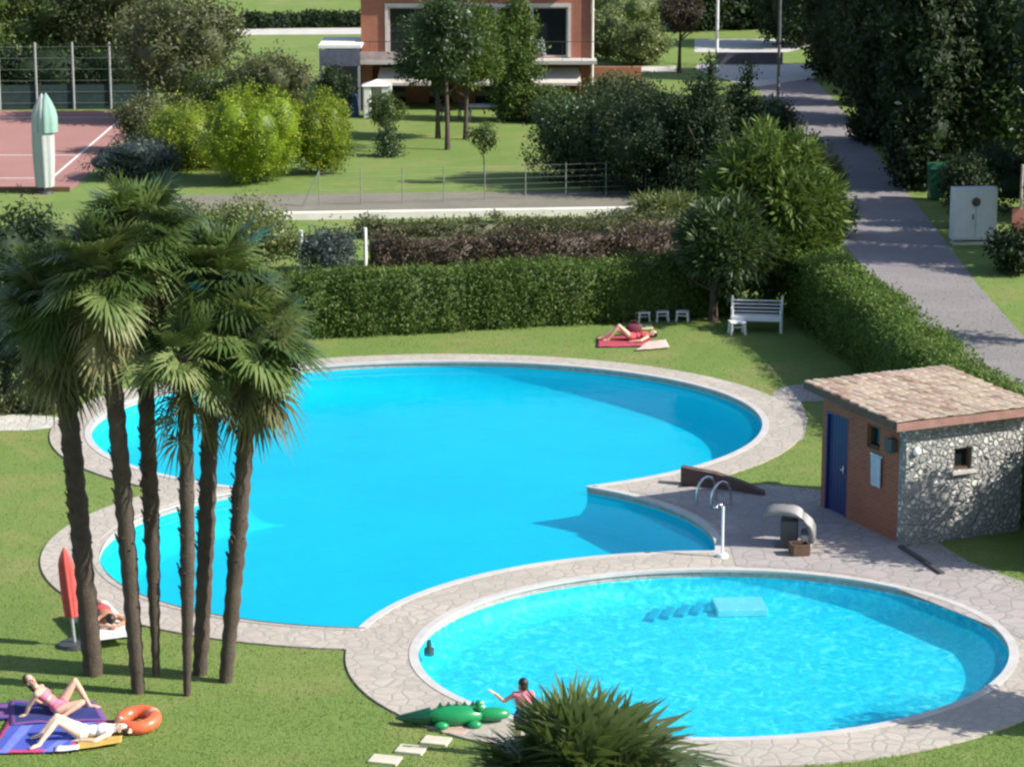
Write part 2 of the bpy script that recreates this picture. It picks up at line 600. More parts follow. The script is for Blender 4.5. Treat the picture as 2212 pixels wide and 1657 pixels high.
def hedge(name, label, path, width, h, mat, n, size=0.09, group=None, cat='hedge', lump=0.06):
    """clipped hedge along a ground path: a leafy skin over a twiggy body"""
    pts = [Vector((p[0], p[1], 0)) for p in path]
    o = pts[0].copy()
    pts = [p - o for p in pts]
    seg = [(pts[i + 1] - pts[i]).length for i in range(len(pts) - 1)]
    tot = sum(seg)
    lv = Leaves()
    offs = []
    for i in range(len(pts)):
        d = (pts[min(i + 1, len(pts) - 1)] - pts[max(i - 1, 0)]).normalized()
        offs.append(Vector((-d.y, d.x, 0)))
    w = width / 2
    c = lv.core
    for i in range(len(pts) - 1):
        a, b, na, nb = pts[i], pts[i + 1], offs[i], offs[i + 1]
        k = .86
        q = []
        for p, nn in ((a, na), (b, nb)):
            for sx, z in ((-1, 0.02), (-1, h * .93), (1, h * .93), (1, 0.02)):
                q.append(p + nn * (sx * w * k) + Vector((0, 0, z)))
        c.add(q, [(0, 1, 5, 4), (1, 2, 6, 5), (2, 3, 7, 6), (0, 3, 2, 1), (4, 5, 6, 7)])
    per = 14
    k = n // per
    tt = RNG.random(k) * tot
    cum = np.concatenate([[0], np.cumsum(seg)])
    idx = np.clip(np.searchsorted(cum, tt) - 1, 0, len(seg) - 1)
    fr = (tt - cum[idx]) / np.array(seg)[idx]
    A = np.array([tuple(p) for p in pts])
    N = np.array([tuple(p) for p in offs])
    base = A[idx] * (1 - fr)[:, None] + A[idx + 1] * fr[:, None]
    nn = unit(N[idx] * (1 - fr)[:, None] + N[idx + 1] * fr[:, None])
    per_face = np.array([h, width, h])
    face = RNG.choice(3, k, p=per_face / per_face.sum())
    z = np.where(face == 1, h, RNG.random(k) * h)
    x = np.where(face == 1, RNG.uniform(-w, w, k), np.where(face == 0, -w, w))
    # ends
    wav = lump * (np.sin(tt * 2.1) * np.sin(z * 3.7 + tt) + np.sin(tt * 5.3 + 1) * .6)
    top = lump * (np.sin(tt * 1.3 + 2) + np.sin(tt * 3.1) * .7)
    x = x + np.sign(x) * np.where(face == 1, 0, wav)
    z = z + np.where(face == 1, top, 0)
    cen = base + nn * x[:, None] + np.array([0, 0, 1]) * z[:, None]
    outn = np.where((face == 1)[:, None], np.array([[0, 0, 1.0]]), nn * np.sign(x)[:, None])
    ct = RNG.normal(.5, .2, k)
    off = RNG.normal(size=(k, per, 3)) * np.array([.11, .11, .08])
    p = (cen[:, None, :] + off).reshape(-1, 3)
    p[:, 2] = np.maximum(p[:, 2], 0.02)
    m = len(p)
    nr = unit(np.repeat(outn, per, 0) * .9 + RNG.normal(size=(m, 3)) * .5 + np.array([0, 0, .25]))
    s = size * RNG.uniform(.7, 1.4, m)
    lv.leaves(p, RNG.normal(size=(m, 3)) + np.repeat(outn, per, 0) * .5, nr, s, s * .55, np.clip(np.repeat(ct, per) + RNG.normal(0, .17, m), 0, 1))
    ob = lv.build(name, mat)
    ob.location = o
    return tag(ob, label, cat, group)


def fan_palm(name, label, base, top, rb, rt, nleaf, rad, seed, leafm='palm', group=None, skirt=26, lean_pts=(), pet=(.28, .62)):
    """fan palm: fibrous trunk, crown of radiating fans, skirt of dead fronds"""
    base, top = Vector(base), Vector(top)
    th = thing(name, label, 'palm tree', base, 0, group)
    rg = random.Random(seed)
    t_ = top - base
    H = t_.z
    pts, rr = [], []
    N = max(14, int(H / .16))
    for i in range(N + 1):
        t = i / N
        bow = math.sin(t * math.pi) * .05
        pts.append((t_.x * t + bow * rg.uniform(.4, .6), t_.y * t, H * t - (.05 if i == 0 else 0)))
        k = min(1, t / .35)
        rr.append((rb * (1 - k) + rt * k) * (1 + (.10 if i % 2 else -.06) + rg.uniform(-.05, .05)))
    mb = MB().tube(pts, rr, 12)
    # old leaf bases sticking out of the fibre
    for i in range(int(H * 16)):
        t = rg.uniform(.3, 1)
        a = rg.uniform(0, 6.283)
        q = Vector((t_.x * t, t_.y * t, H * t))
        r = (rb if t < .2 else rt)
        d = Vector((math.cos(a), math.sin(a), 0))
        mb.bar(q + d * r * .8, q + d * (r * rg.uniform(1.02, 1.25)) + Vector((0, 0, rg.uniform(.05, .13))), rg.uniform(.02, .05), .02)
    mb.build('trunk', M['palmbark'], th)

    def fans(count, el0, el1, R0, mat, nm, plen, nseg, droop, tint0):
        P_, D_, V, T = [], [], [], []
        pt = MB()
        for i in range(count):
            az = i * 2.39996 + rg.uniform(-.35, .35)
            t = (i + .5) / count
            el = R(el0 + (el1 - el0) * t + rg.uniform(-16, 14))
            d = Vector((math.cos(az) * math.cos(el), math.sin(az) * math.cos(el), math.sin(el)))
            pl = rg.uniform(*plen)
            o = Vector((t_.x, t_.y, H)) + Vector((math.cos(az), math.sin(az), 0)) * rt * .5 + Vector((0, 0, rg.uniform(-.25, .1)))
            if nm == 'skirt':
                o.z -= rg.uniform(0, .8)
            e = o + d * pl + Vector((0, 0, -.10 * pl * math.cos(el)))
            pt.tube([o, o.lerp(e, .5) + Vector((0, 0, .03)), e], [.016, .012, .009], 4)
            # fan frame
            dd = (d + Vector((0, 0, -.25))).normalized()
            side = dd.cross(Vector((0, 0, 1)))
            if side.length < .05:
                side = Vector((math.cos(az + 1.57), math.sin(az + 1.57), 0))
            side.normalize()
            roll = rg.uniform(-.5, .5)
            up = side.cross(dd).normalized()
            side2 = side * math.cos(roll) + up * math.sin(roll)
            up2 = side2.cross(dd).normalized()
            if up2.z < 0:
                up2 = -up2
            LR = R0 * rg.uniform(.72, 1.2)
            lt = min(1, max(0, rg.gauss(tint0, .27)))
            for k in range(nseg):
                a = R(-118 + 236 * k / (nseg - 1))
                sdir = (dd * math.cos(a) + side2 * math.sin(a) + up2 * (.16 + .1 * abs(math.sin(a)))).normalized()
                L = LR * (.74 + .26 * math.cos(a)) * rg.uniform(.9, 1.08)
                wv = sdir.cross(up2).normalized() * (LR * .040)
                fold = up2 * (.02 if k % 2 else -.02)
                m_ = e + sdir * L * .52 + fold
                tip = e + sdir * L + Vector((0, 0, -droop * L * rg.uniform(.6, 1.5)))
                V.append([e, m_ + wv, tip, m_ - wv])
                T += [min(1, max(0, lt + rg.gauss(0, .08)))] * 4
        lv = Leaves()
        lv.V.append(np.array([[tuple(q) for q in f] for f in V]))
        lv.T.append(np.array(T))
        lv.core = pt
        return lv.build(nm, mat, th)

    fans(nleaf, 84, -38, rad, M[leafm], 'crown', pet, 32, .22, .52)
    if skirt:
        fans(skirt, -40, -84, rad * .85, M['thatch'], 'skirt', (.3, .6), 18, .35, .5)
    return th


# ------------------------------------------------------------------ pools, coping, lawn
EA = (-1.95, 59.27, 7.89, 6.57, R(6.3))
EB = (-2.02, 49.19, 6.07, 5.24, R(6.1))
EC = (3.516, 42.99, 5.204, 4.454, R(12.9))


def grow(e, k):
    return (e[0], e[1], e[2] + k, e[3] + k, e[4])


def epts(e, n=360):
    c, s = math.cos(e[4]), math.sin(e[4])
    out = []
    for i in range(n):
        t = 2 * math.pi * i / n
        x, y = e[2] * math.cos(t), e[3] * math.sin(t)
        out.append((e[0] + x * c - y * s, e[1] + x * s + y * c))
    return out


def inside(e, q):
    c, s = math.cos(e[4]), math.sin(e[4])
    x, y = q[0] - e[0], q[1] - e[1]
    return ((x * c + y * s) / e[2]) ** 2 + ((-x * s + y * c) / e[3]) ** 2 < 1


def trace(add, sub=()):
    """outline of the union of some ellipses less some others"""
    runs = []
    for i, e in enumerate([*add, *sub]):
        pts = epts(e, 480)
        if i < len(add):
            ok = [not any(inside(o, q) for j, o in enumerate(add) if j != i) and not any(inside(o, q) for o in sub) for q in pts]
        else:
            ok = [any(inside(o, q) for o in add) for q in pts]
        if all(ok):
            runs.append(pts)
            continue
        n = len(pts)
        st = next(k for k in range(n) if ok[k] and not ok[k - 1]) if any(ok) else None
        if st is None:
            continue
        cur = []
        for k in range(n):
            j = (st + k) % n
            if ok[j]:
                cur.append(pts[j])
            elif cur:
                runs.append(cur)
                cur = []
        if cur:
            runs.append(cur)
    out = list(runs.pop(0))
    dist = lambda a, b: (a[0] - b[0]) ** 2 + (a[1] - b[1]) ** 2
    while runs:
        best = min(range(len(runs)), key=lambda k: min(dist(out[-1], runs[k][0]), dist(out[-1], runs[k][-1])))
        r = runs.pop(best)
        if dist(out[-1], r[-1]) < dist(out[-1], r[0]):
            r = r[::-1]
        out += r
    return out


CW = 1.22
POOL = trace([EA, EB], [grow(EC, CW)])
KIDS = epts(EC, 300)
RIM = trace([grow(EA, .92), grow(EB, 1.12), grow(EC, CW)])


def shrink_in(lp, k):
    """offset a closed outline by k along its normals (positive = outwards)"""
    n = len(lp)
    ar = sum(lp[i][0] * lp[(i + 1) % n][1] - lp[(i + 1) % n][0] * lp[i][1] for i in range(n))
    sg = 1 if ar > 0 else -1
    out = []
    for i in range(n):
        a, b = lp[i - 1], lp[(i + 1) % n]
        dx, dy = b[0] - a[0], b[1] - a[1]
        L = math.hypot(dx, dy) or 1
        out.append((lp[i][0] + sg * k * dy / L, lp[i][1] - sg * k * dx / L))
    return out


def struct(ob):
    ob['kind'] = 'structure'
    return ob


big = 1500
struct(MB().prism([(-big, -300), (big, -300), (big, 2500), (-big, 2500)], 0, 0, top_only=True, holes=[shrink_in(RIM, -.12)]).build('lawn_ground', M['grass']))
struct(MB().prism(RIM, -.10, .035, holes=[POOL, KIDS]).build('pool_coping', M['coping']))
# pale bull-nosed edge stones round both basins
struct(MB().prism(shrink_in(POOL, .13), .0, .047, holes=[shrink_in(POOL, -.03)]).build('pool_edge', M['edge']))
struct(MB().prism(shrink_in(KIDS, .13), .0, .047, holes=[shrink_in(KIDS, -.03)]).build('small_pool_edge', M['edge']))


def pool_paint(name, c1, c2, tile, mott):
    t = NT(name)
    f = t.noise(.35, 3)
    c = t.ramp(f, [(.35, c1), (.65, c2)])
    b = t.n('ShaderNodeTexVoronoi')
    b.inputs['Scale'].default_value = tile
    t.l(t.coord(), b.inputs['Vector'])
    sp = t.n('ShaderNodeSeparateColor')
    t.l(b.outputs['Color'], sp.inputs[0])
    c = t.mix(mott, c, t.ramp(sp.outputs[1], [(.1, sc(c1, .72)), (.9, sc(c2, 1.35))]))
    t.l(c, t.b.inputs['Base Color'])
    t.b.inputs['Roughness'].default_value = .7
    return t.m


def caustic_mosaic_mat():
    """blue tile cells, with water caustics painted in as light and dark drifts"""
    t = NT('turquoise_caustic_mosaic')
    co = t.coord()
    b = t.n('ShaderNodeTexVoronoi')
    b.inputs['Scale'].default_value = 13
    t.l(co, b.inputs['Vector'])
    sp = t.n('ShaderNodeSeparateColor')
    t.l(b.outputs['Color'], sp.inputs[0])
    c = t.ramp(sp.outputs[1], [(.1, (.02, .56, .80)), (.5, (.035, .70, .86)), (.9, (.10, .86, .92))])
    d = t.noise(3.6, 4, .6, dist=1.6)  # sun caustics put into the floor colour as pale and dark swirls
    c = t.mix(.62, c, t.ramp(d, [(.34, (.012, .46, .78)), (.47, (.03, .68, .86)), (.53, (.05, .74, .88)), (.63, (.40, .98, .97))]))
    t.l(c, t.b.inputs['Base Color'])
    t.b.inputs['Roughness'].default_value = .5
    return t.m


M['paint'] = pool_paint('blue_pool_paint', (.004, .61, .73), (.006, .67, .77), 9, .06)
M['caustic_mosaic'] = caustic_mosaic_mat()


def water_mat(name, tint, bump, scale, refl, turbid, cloud):
    t = NT(name)
    t.t.nodes.remove(t.b)
    tr = t.n('ShaderNodeBsdfTransparent')
    tr.inputs['Color'].default_value = (*tint, 1)
    gl = t.n('ShaderNodeBsdfGlossy')
    gl.inputs['Roughness'].default_value = .04
    fr = t.n('ShaderNodeFresnel')
    fr.inputs['IOR'].default_value = 1.33
    n1 = t.noise(scale, 3, .5)
    n2 = t.noise(scale * 2.7, 2, .5)
    ad = t.n('ShaderNodeMath', operation='MULTIPLY_ADD')
    t.l(n2, ad.inputs[0])
    ad.inputs[1].default_value = .4
    t.l(n1, ad.inputs[2])
    bp = t.n('ShaderNodeBump')
    bp.inputs['Strength'].default_value = bump
    bp.inputs['Distance'].default_value = .05
    t.l(ad.outputs[0], bp.inputs['Height'])
    t.l(bp.outputs[0], gl.inputs['Normal'])
    t.l(bp.outputs[0], fr.inputs['Normal'])
    mu = t.n('ShaderNodeMath', operation='MULTIPLY')
    t.l(fr.outputs[0], mu.inputs[0])
    mu.inputs[1].default_value = refl
    df = t.n('ShaderNodeBsdfDiffuse')
    df.inputs['Color'].default_value = (*cloud, 1)
    mc = t.n('ShaderNodeMixShader')
    mc.inputs[0].default_value = turbid
    t.l(tr.outputs[0], mc.inputs[1])
    t.l(df.outputs[0], mc.inputs[2])
    mx = t.n('ShaderNodeMixShader')
    t.l(mu.outputs[0], mx.inputs[0])
    t.l(mc.outputs[0], mx.inputs[1])
    t.l(gl.outputs[0], mx.inputs[2])
    t.l(mx.outputs[0], t.out.inputs['Surface'])
    return t.m


M['water'] = water_mat('pool_water', (.40, .94, .99), .22, 1.5, .36, .17, (.003, .38, .64))
M['water2'] = water_mat('rippled_pool_water', (.60, .98, .99), .6, 3.4, .45, .15, (.02, .55, .72))


def basin(name, lp, depth, mat, run):
    """bowl: upright rim, then the wall curves softly into the floor"""
    n = len(lp)
    mb = MB()
    prof = [(0.0, 0.0), (0.0, .32)] + [(run * (1 - math.cos(t)), .32 + (1 - .32) * math.sin(t)) for t in (.3, .6, .9, 1.2, 1.5708)]
    rings = []
    cxm = sum(p_[0] for p_ in lp) / n
    cym = sum(p_[1] for p_ in lp) / n
    for off, d in prof:
        rings.append(shrink_in(lp, -off) if off < .02 else [(x + (cxm - x) * min(.4, off / math.hypot(x - cxm, y - cym)), y + (cym - y) * min(.4, off / math.hypot(x - cxm, y - cym))) for x, y in lp])
        mb.v += [(x, y, -depth * d) for x, y in rings[-1]]
    for r_ in range(len(prof) - 1):
        for k in range(n):
            mb.f.append((r_ * n + k, r_ * n + (k + 1) % n, (r_ + 1) * n + (k + 1) % n, (r_ + 1) * n + k))
            mb.mi.append(0)
            mb.sm.append(True)
    mb.prism(rings[-1], 0, -depth, top_only=True)
    return struct(mb.build(name, mat))


basin('pool_basin', shrink_in(POOL, .01), .85, M['paint'], .9)
basin('small_pool_basin', shrink_in(KIDS, .01), .5, M['caustic_mosaic'], .45)
struct(MB().prism(shrink_in(POOL, .005), 0, -.13, top_only=True).build('pool_water', M['water']))
struct(MB().prism(shrink_in(KIDS, .005), 0, -.13, top_only=True).build('small_pool_water', M['water2']))

# submerged white steps of the small pool
c_ = P(1598, 1262)
mb = MB().box(c_.x, c_.y - .05, -.425, .95, .8, .14, R(4))
struct(mb.build('small_pool_steps', plain('white_pool_tile', (.62, .78, .80), .4, .06, 3), bevel=.02))
mb = MB()
for k in range(5):  # five narrow dark blue blocks on the floor of the small pool
    q = P(1412 + 32 * k, 1277 - 4.5 * k)
    mb.box(q.x, q.y, -.46, .15, .62, .07, R(-14))
struct(mb.build('small_pool_dark_blocks', plain('dark_blue_block', (.015, .36, .56), .4, .06, 3), bevel=.02))

# ------------------------------------------------------------------ patio, paths, roads


def ground_sheet(name, pix, z, mat, pts=None):
    poly = [(P(u, v).x, P(u, v).y) for u, v in pix] if pts is None else pts
    return struct(MB().prism(poly, 0, z, top_only=True).build(name, mat))


def outside_poly(poly, cutters):
    return poly


patio = [(1300, 1058), (1400, 1040), (1500, 1040), (1600, 1062), (1700, 1058), (1800, 1080), (1950, 1182), (2060, 1228), (2260, 1330), (2260, 1420), (2100, 1300), (1900, 1245), (1700, 1215), (1560, 1185)]
pp = [(P(u, v).x, P(u, v).y) for u, v in patio]
# keep the patio off the water: it lies 4 mm over the lawn and runs under the coping, so cut it at the rim
struct(MB().prism([(P(u, v).x, P(u, v).y) for u, v in [(1560, 1062), (1650, 1060), (1790, 1088), (1955, 1185), (2080, 1232), (2300, 1340), (2300, 1290), (2090, 1212), (1990, 1150), (1800, 1060), (1650, 1046)]], 0, .004, top_only=True).build('patio_strip', M['patio']))
q = [P(1440, 1058), P(1560, 1052), P(1660, 1052), P(1800, 1085), P(1952, 1182), P(2090, 1225), P(2300, 1330), P(2300, 1420)]
tri = [(a.x, a.y) for a in q]
# arc along the outside of both basins
arcB = [p_ for p_ in epts(grow(EB, .25), 720) if p_[0] > P(1360, 1070).x and p_[1] > 48.9 and p_[0] < P(1570, 1170).x + .2]
arcC = [p_ for p_ in epts(grow(EC, .25), 720) if p_[1] > P(1560, 1200).y - 1.6 and p_[0] > P(1500, 1200).x and not inside(grow(EB, .25), p_)]
arcB.sort(key=lambda a: a[0])
arcC.sort(key=lambda a: a[0])
poly = arcB + [a for a in arcC if a[0] > arcB[-1][0]] + [(a.x, a.y) for a in reversed(q)]
struct(MB().prism(poly, .0, .041, top_only=True).build('patio', M['patio']))

ground_sheet('garden_path', [(1668, 852), (1690, 836), (1740, 829), (1800, 832), (1830, 850), (1790, 866), (1730, 868), (1745, 905), (1735, 950), (1700, 962), (1690, 905)], .006, M['patio'])
ground_sheet('entry_path', [(-300, 900), (-300, 934), (60, 930), (110, 925), (130, 902), (60, 896)], .006, M['concrete'])
ground_sheet('road', [(1590, 120), (1660, 120), (1745, 160), (1800, 215), (1868, 300), (1962, 420), (2030, 505), (2115, 620), (2212, 728), (2420, 960), (2420, 1120), (2160, 850), (2020, 735), (1900, 620), (1800, 500), (1745, 420), (1695, 310), (1642, 200), (1610, 160)], .008, M['asphalt'])
ground_sheet('road_junction', [(1500, 150), (1606, 186), (1640, 188), (1700, 178), (1760, 170), (1760, 138), (1690, 140), (1600, 138), (1510, 138)], .012, M['concrete'])
ground_sheet('side_street', [(1500, 86), (1700, 86), (1760, 100), (1700, 114), (1500, 114)], .012, M['concrete'])
ground_sheet('lane', [(200, 424), (1500, 412), (1530, 452), (200, 464)], .008, M['lane'])
ground_sheet('terrace_path', [(480, 64), (800, 61), (800, 75), (480, 77)], .008, M['concrete'])
ground_sheet('verge_path', [(1340, 146), (1460, 143), (1460, 156), (1340, 158)], .008, M['concrete'])
cx = P(330, 250).x
yn, yf = P(0, 414).y, P(0, 240).y
ground_sheet('clay_court', None, .008, M['clay'], [(-60, yn), (cx, yn), (cx, yf), (-60, yf)])
mb = MB()
for yy in (yn + 3.2, yn + 9.5, yf - 2.6):
    mb.prism([(-60, yy), (cx - 1.2, yy), (cx - 1.2, yy + .1), (-60, yy + .1)], 0, .0125, top_only=True)
mb.prism([(cx - 1.3, yn + 3.3), (cx - 1.2, yn + 3.3), (cx - 1.2, yf - 2.6), (cx - 1.3, yf - 2.6)], 0, .0125, top_only=True)
struct(mb.build('court_lines', M['white']))
tag(MB().box((-60 + cx) / 2, yn - .08, .09, 60 + cx, .14, .18).build('court_kerb', plain('brown_kerb', (.12, .07, .03), .8)), 'low brown kerb along the near edge of the clay court', 'kerb')
# far rising ground behind the site
mb = MB()
nx, ny = 60, 14
for j in range(ny + 1):
    for i in range(nx + 1):
        x = -900 + 1800 * i / nx
        y = 330 + 900 * j / ny
        z = -1 + 200 * (j / ny) ** 1.3 * (.7 + .5 * noise.noise(Vector((x * .004, y * .004, 1))))
        mb.v.append((x, y, z))
for j in range(ny):
    for i in range(nx):
        a = j * (nx + 1) + i
        mb.f.append((a, a + 1, a + nx + 2, a + nx + 1))
        mb.mi.append(0)
        mb.sm.append(True)
struct(mb.build('hills', plain('wooded_hill', (.04, .065, .025), .9, .4, .02)))

# stepping stones
M['slab'] = plain('pale_slab', (.50, .46, .36), .8, .12, 3)
for k, (u, v, w, lb) in enumerate(((832, 1643, 66, 'pale stepping stone at the bottom edge of the lawn'),
                                   (888, 1621, 62, 'pale stepping stone in the middle of the row'),
                                   (942, 1602, 60, 'pale stepping stone next to the pinkish slab'),
                                   (985, 1580, 50, 'pinkish stepping stone beside the green inflatable'))):
    c = P(u, v)
    s = pxm(u, v)
    ob = MB().box(0, 0, .015, w / s, .34, .05).build('stepping_stone', M['slab'] if k < 3 else plain('pink_slab', (.42, .30, .24), .8), loc=c, rz=R(-16), bevel=.012)
    tag(ob, lb, 'stepping stone', 'stepping stones in the lawn')

# ------------------------------------------------------------------ pool hut
C0 = P(1951, 1181)
HA = R(25)
hut = thing('pool_hut', 'small pool hut with pebbled front, brick side and tiled lean-to roof', 'hut', C0, HA)
M['hutbrick'] = brick_mat('orange_brick', (.34, .105, .045), (.26, .075, .04), (.24, .19, .16), axis='YZ')
tt_ = NT('white_pebble_wall')
co = tt_.coord()
v1 = tt_.n('ShaderNodeTexVoronoi')
v1.inputs['Scale'].default_value = 8.5
tt_.l(co, v1.inputs['Vector'])
v2 = tt_.n('ShaderNodeTexVoronoi', feature='DISTANCE_TO_EDGE')
v2.inputs['Scale'].default_value = 8.5
tt_.l(co, v2.inputs['Vector'])
sp = tt_.n('ShaderNodeSeparateColor')
tt_.l(v1.outputs['Color'], sp.inputs[0])
c = tt_.ramp(sp.outputs[0], [(0, (.22, .215, .21)), (.3, (.34, .33, .32)), (.6, (.48, .46, .43)), (1, (.68, .66, .61))])
e = tt_.n('ShaderNodeMapRange')
e.inputs['From Min'].default_value = .05
e.inputs['From Max'].default_value = .22
tt_.l(v2.outputs['Distance'], e.inputs['Value'])
c = tt_.mix(e.outputs[0], (.27, .26, .245), c)
tt_.l(c, tt_.b.inputs['Base Color'])
tt_.b.inputs['Roughness'].default_value = .7
tt_.bump(e.outputs[0], 1.0, .05)
M['pebble'] = tt_.m
HL, HD, HH = 2.78, 3.1, 2.46
# side wall with door and window openings
DY0, DY1, DH = 2.12, 2.95, 2.12
WY0, WY1, WZ0, WZ1 = .95, 1.42, 1.72, 2.2
mb = MB()


def wall_yz(mb, x, t, cells):
    for y0, y1, z0, z1 in cells:
        mb.box(x + t / 2, (y0 + y1) / 2, (z0 + z1) / 2, t, y1 - y0, z1 - z0)


wall_yz(mb, 0, .22, [(.24, WY0, 0, HH), (WY0, WY1, 0, WZ0), (WY0, WY1, WZ1, HH), (WY1, DY0, 0, HH), (DY0, DY1, DH, HH), (DY1, HD, 0, HH)])
mb.build('side_wall', M['hutbrick'], hut)
NX0, NX1, NZ0, NZ1 = 1.12, 1.55, 1.42, 1.88
mb = MB()
for x0, x1, z0, z1 in ((0, NX0, 0, HH), (NX0, NX1, 0, NZ0), (NX0, NX1, NZ1, HH), (NX1, HL, 0, HH)):
    mb.box((x0 + x1) / 2, .12, (z0 + z1) / 2, x1 - x0, .24, z1 - z0)
mb.build('front_wall', M['pebble'], hut)
MB().box(HL - .11, (HD + .24) / 2, HH / 2, .22, HD - .24, HH).box(HL / 2, HD - .11, HH / 2, HL - .46, .2, HH).build('rear_wall', M['whitewall'], hut)
w = MB()
fw = .05
w.box((NX0 + NX1) / 2, .10, NZ0 + fw / 2, NX1 - NX0 - .01, .1, fw).box((NX0 + NX1) / 2, .10, NZ1 - fw / 2, NX1 - NX0 - .01, .1, fw)
w.box(NX0 + fw / 2 + .005, .10, (NZ0 + NZ1) / 2, fw, .1, NZ1 - NZ0 - 2 * fw).box(NX1 - fw / 2 - .005, .10, (NZ0 + NZ1) / 2, fw, .1, NZ1 - NZ0 - 2 * fw)
fwin = w.build('window', M['wood'], hut)
M['glass'] = plain('dark_glass', (.014, .018, .02), .08, .2, 1.0)
MB().box((NX0 + NX1) / 2, .14, (NZ0 + NZ1) / 2, NX1 - NX0 - 2 * fw, .02, NZ1 - NZ0 - 2 * fw).build('pane', M['glass'], fwin)
MB().box((NX0 + NX1) / 2, -.03, NZ0 - .035, NX1 - NX0 + .14, .14, .05).build('sill', M['concrete'], fwin)
w = MB()
w.box(.1, WY0 + .03, (WZ0 + WZ1) / 2, .1, .05, WZ1 - WZ0 - .01).box(.1, WY1 - .03, (WZ0 + WZ1) / 2, .1, .05, WZ1 - WZ0 - .01)
w.box(.1, (WY0 + WY1) / 2, WZ0 + .03, .1, WY1 - WY0 - .11, .05).box(.1, (WY0 + WY1) / 2, WZ1 - .03, .1, WY1 - WY0 - .11, .05)
swin = w.build('window', M['wood'], hut)
MB().box(.14, (WY0 + WY1) / 2, (WZ0 + WZ1) / 2, .02, WY1 - WY0 - .11, WZ1 - WZ0 - .11).build('pane', M['glass'], swin)
M['bluedoor'] = plain('blue_door_paint', (.014, .026, .12), .5, .2, 3)
dr = MB()
for k in range(6):
    yy = DY0 + .055 + (DY1 - DY0 - .11) * (k + .5) / 6
    dr.box(.07, yy, DH / 2 - .03, .04, (DY1 - DY0 - .11) / 6 - .012, DH - .1)
door = dr.build('door', M['bluedoor'], hut)
MB().box(.0, DY0 + .16, 1.02, .05, .12, .025).box(.02, DY0 + .16, 1.02, .03, .04, .16).build('handle', M['steel'], door)
MB().box(.06, DY0 + .025, DH / 2, .13, .05, DH).box(.06, DY1 - .025, DH / 2, .13, .05, DH).box(.06, (DY0 + DY1) / 2, DH - .025, .13, DY1 - DY0 - .1, .05).build('door_frame', M['bluedoor'], hut)
MB().box(-.07, .42, 1.98, .12, .2, .26).box(-.15, .42, 1.98, .03, .24, .3).build('wall_lamp', M['darkmetal'], hut, bevel=.01)
MB().ball((.22, -.03, 1.92), (.09, .07, .09), 12, 8).build('bulkhead_light', M['plastic'], hut)
# roof: tiled slope falling towards the pool, on rafters
x0, x1, y0, y1 = -.42, HL + .22, -.22, HD + .05
zf, zb = HH + .03, HH + .15
sl = (zb - zf) / (y1 - y0)
rf = MB()
rf.add([(x0, y0, zf), (x1, y0, zf), (x1, y1, zb), (x0, y1, zb), (x0, y0, zf + .09), (x1, y0, zf + .09), (x1, y1, zb + .09), (x0, y1, zb + .09)],
       [(3, 2, 1, 0), (4, 5, 6, 7), (0, 1, 5, 4), (1, 2, 6, 5), (2, 3, 7, 6), (3, 0, 4, 7)])
roof = rf.build('roof', M['wood'], hut)
tm = MB()
rg = random.Random(3)
ncol, nrow = 21, 10
for i in range(ncol):
    for j in range(nrow):
        xa = x0 + (x1 - x0) * (i + .5) / ncol
        ya = y0 - .04 + (y1 - y0) * j / nrow
        L = (y1 - y0) / nrow * 1.16
        za = zf + .10 + (ya - y0) * sl + .012
        wv = (x1 - x0) / ncol * .62
        dz = rg.uniform(-.008, .012)
        dx = rg.uniform(-.012, .012)
        n = 6
        vv = []
        for yy, zz, kk in ((ya, za + .03 + dz, 1.0), (ya + L, za + L * sl + dz, .88)):
            for q_ in range(n + 1):
                t = math.pi * q_ / n
                vv.append((xa + dx + math.cos(t) * wv * kk, yy, zz + math.sin(t) * .036 * kk))
        tm.add(vv, [(q_, q_ + 1, n + 2 + q_, n + 1 + q_) for q_ in range(n)] + [tuple(range(n + 1))], rg.choice((0, 0, 1, 1, 2, 3)), False)
tm.build('roof_tiles', [plain('tile_pink', (.37, .275, .215), .85, .3, 7), plain('tile_sand', (.43, .335, .265), .85, .3, 7), plain('tile_red', (.30, .205, .155), .85, .3, 7), plain('tile_lichen', (.41, .345, .25), .85, .3, 9)], roof)
MB().box((x0 + x1) / 2, y0 - .03, zf + .03, x1 - x0, .05, .16).build('fascia', plain('fascia_paint', (.28, .15, .12), .7), roof)
MB().bar((x0 - .02, y0, zf + .05), (x0 - .02, y1, zb + .05), .04, .15).build('barge_board', M['wood'], roof)

# dark concrete step edge leading away from the hut corner
a, b = P(1945, 1186), P(2035, 1245)
tag(MB().bar((a.x, a.y, .03), (b.x, b.y, .03), .1, .12).build('edging_strip', plain('dark_edging', (.07, .06, .06), .8)), 'dark edging strip running from the hut corner to the lawn', 'kerb')

# towel on the hut side wall
Mh = Matrix.Translation(C0) @ Matrix.Rotation(HA, 4, 'Z')
mb = MB()
vv, ff = [], []
for side in (0, 1):
    for j in range(9):
        for i in range(7):
            yy = .82 + .36 * i / 6
            zz = 1.62 - .62 * j / 8
            xx = -.045 - .02 * math.sin(i * 1.9) * (j / 8) - .012 + (.012 if side else 0)
            vv.append((xx, yy, zz))
for side in (0, 1):
    o = side * 63
    for j in range(8):
        for i in range(6):
            a = o + j * 7 + i
            ff.append((a, a + 1, a + 8, a + 7))
mb.add(vv, ff, 0, True)
mb.bar((-.03, .78, 1.63), (-.03, 1.22, 1.63), .03, .03, 1)
tw = mb.build('towel', [plain('pale_blue_cloth', (.42, .50, .58), .9, .1, 6), M['steel']])
tw.matrix_world = Mh
tag(tw, 'pale blue towel hanging on the brick side of the hut', 'towel')

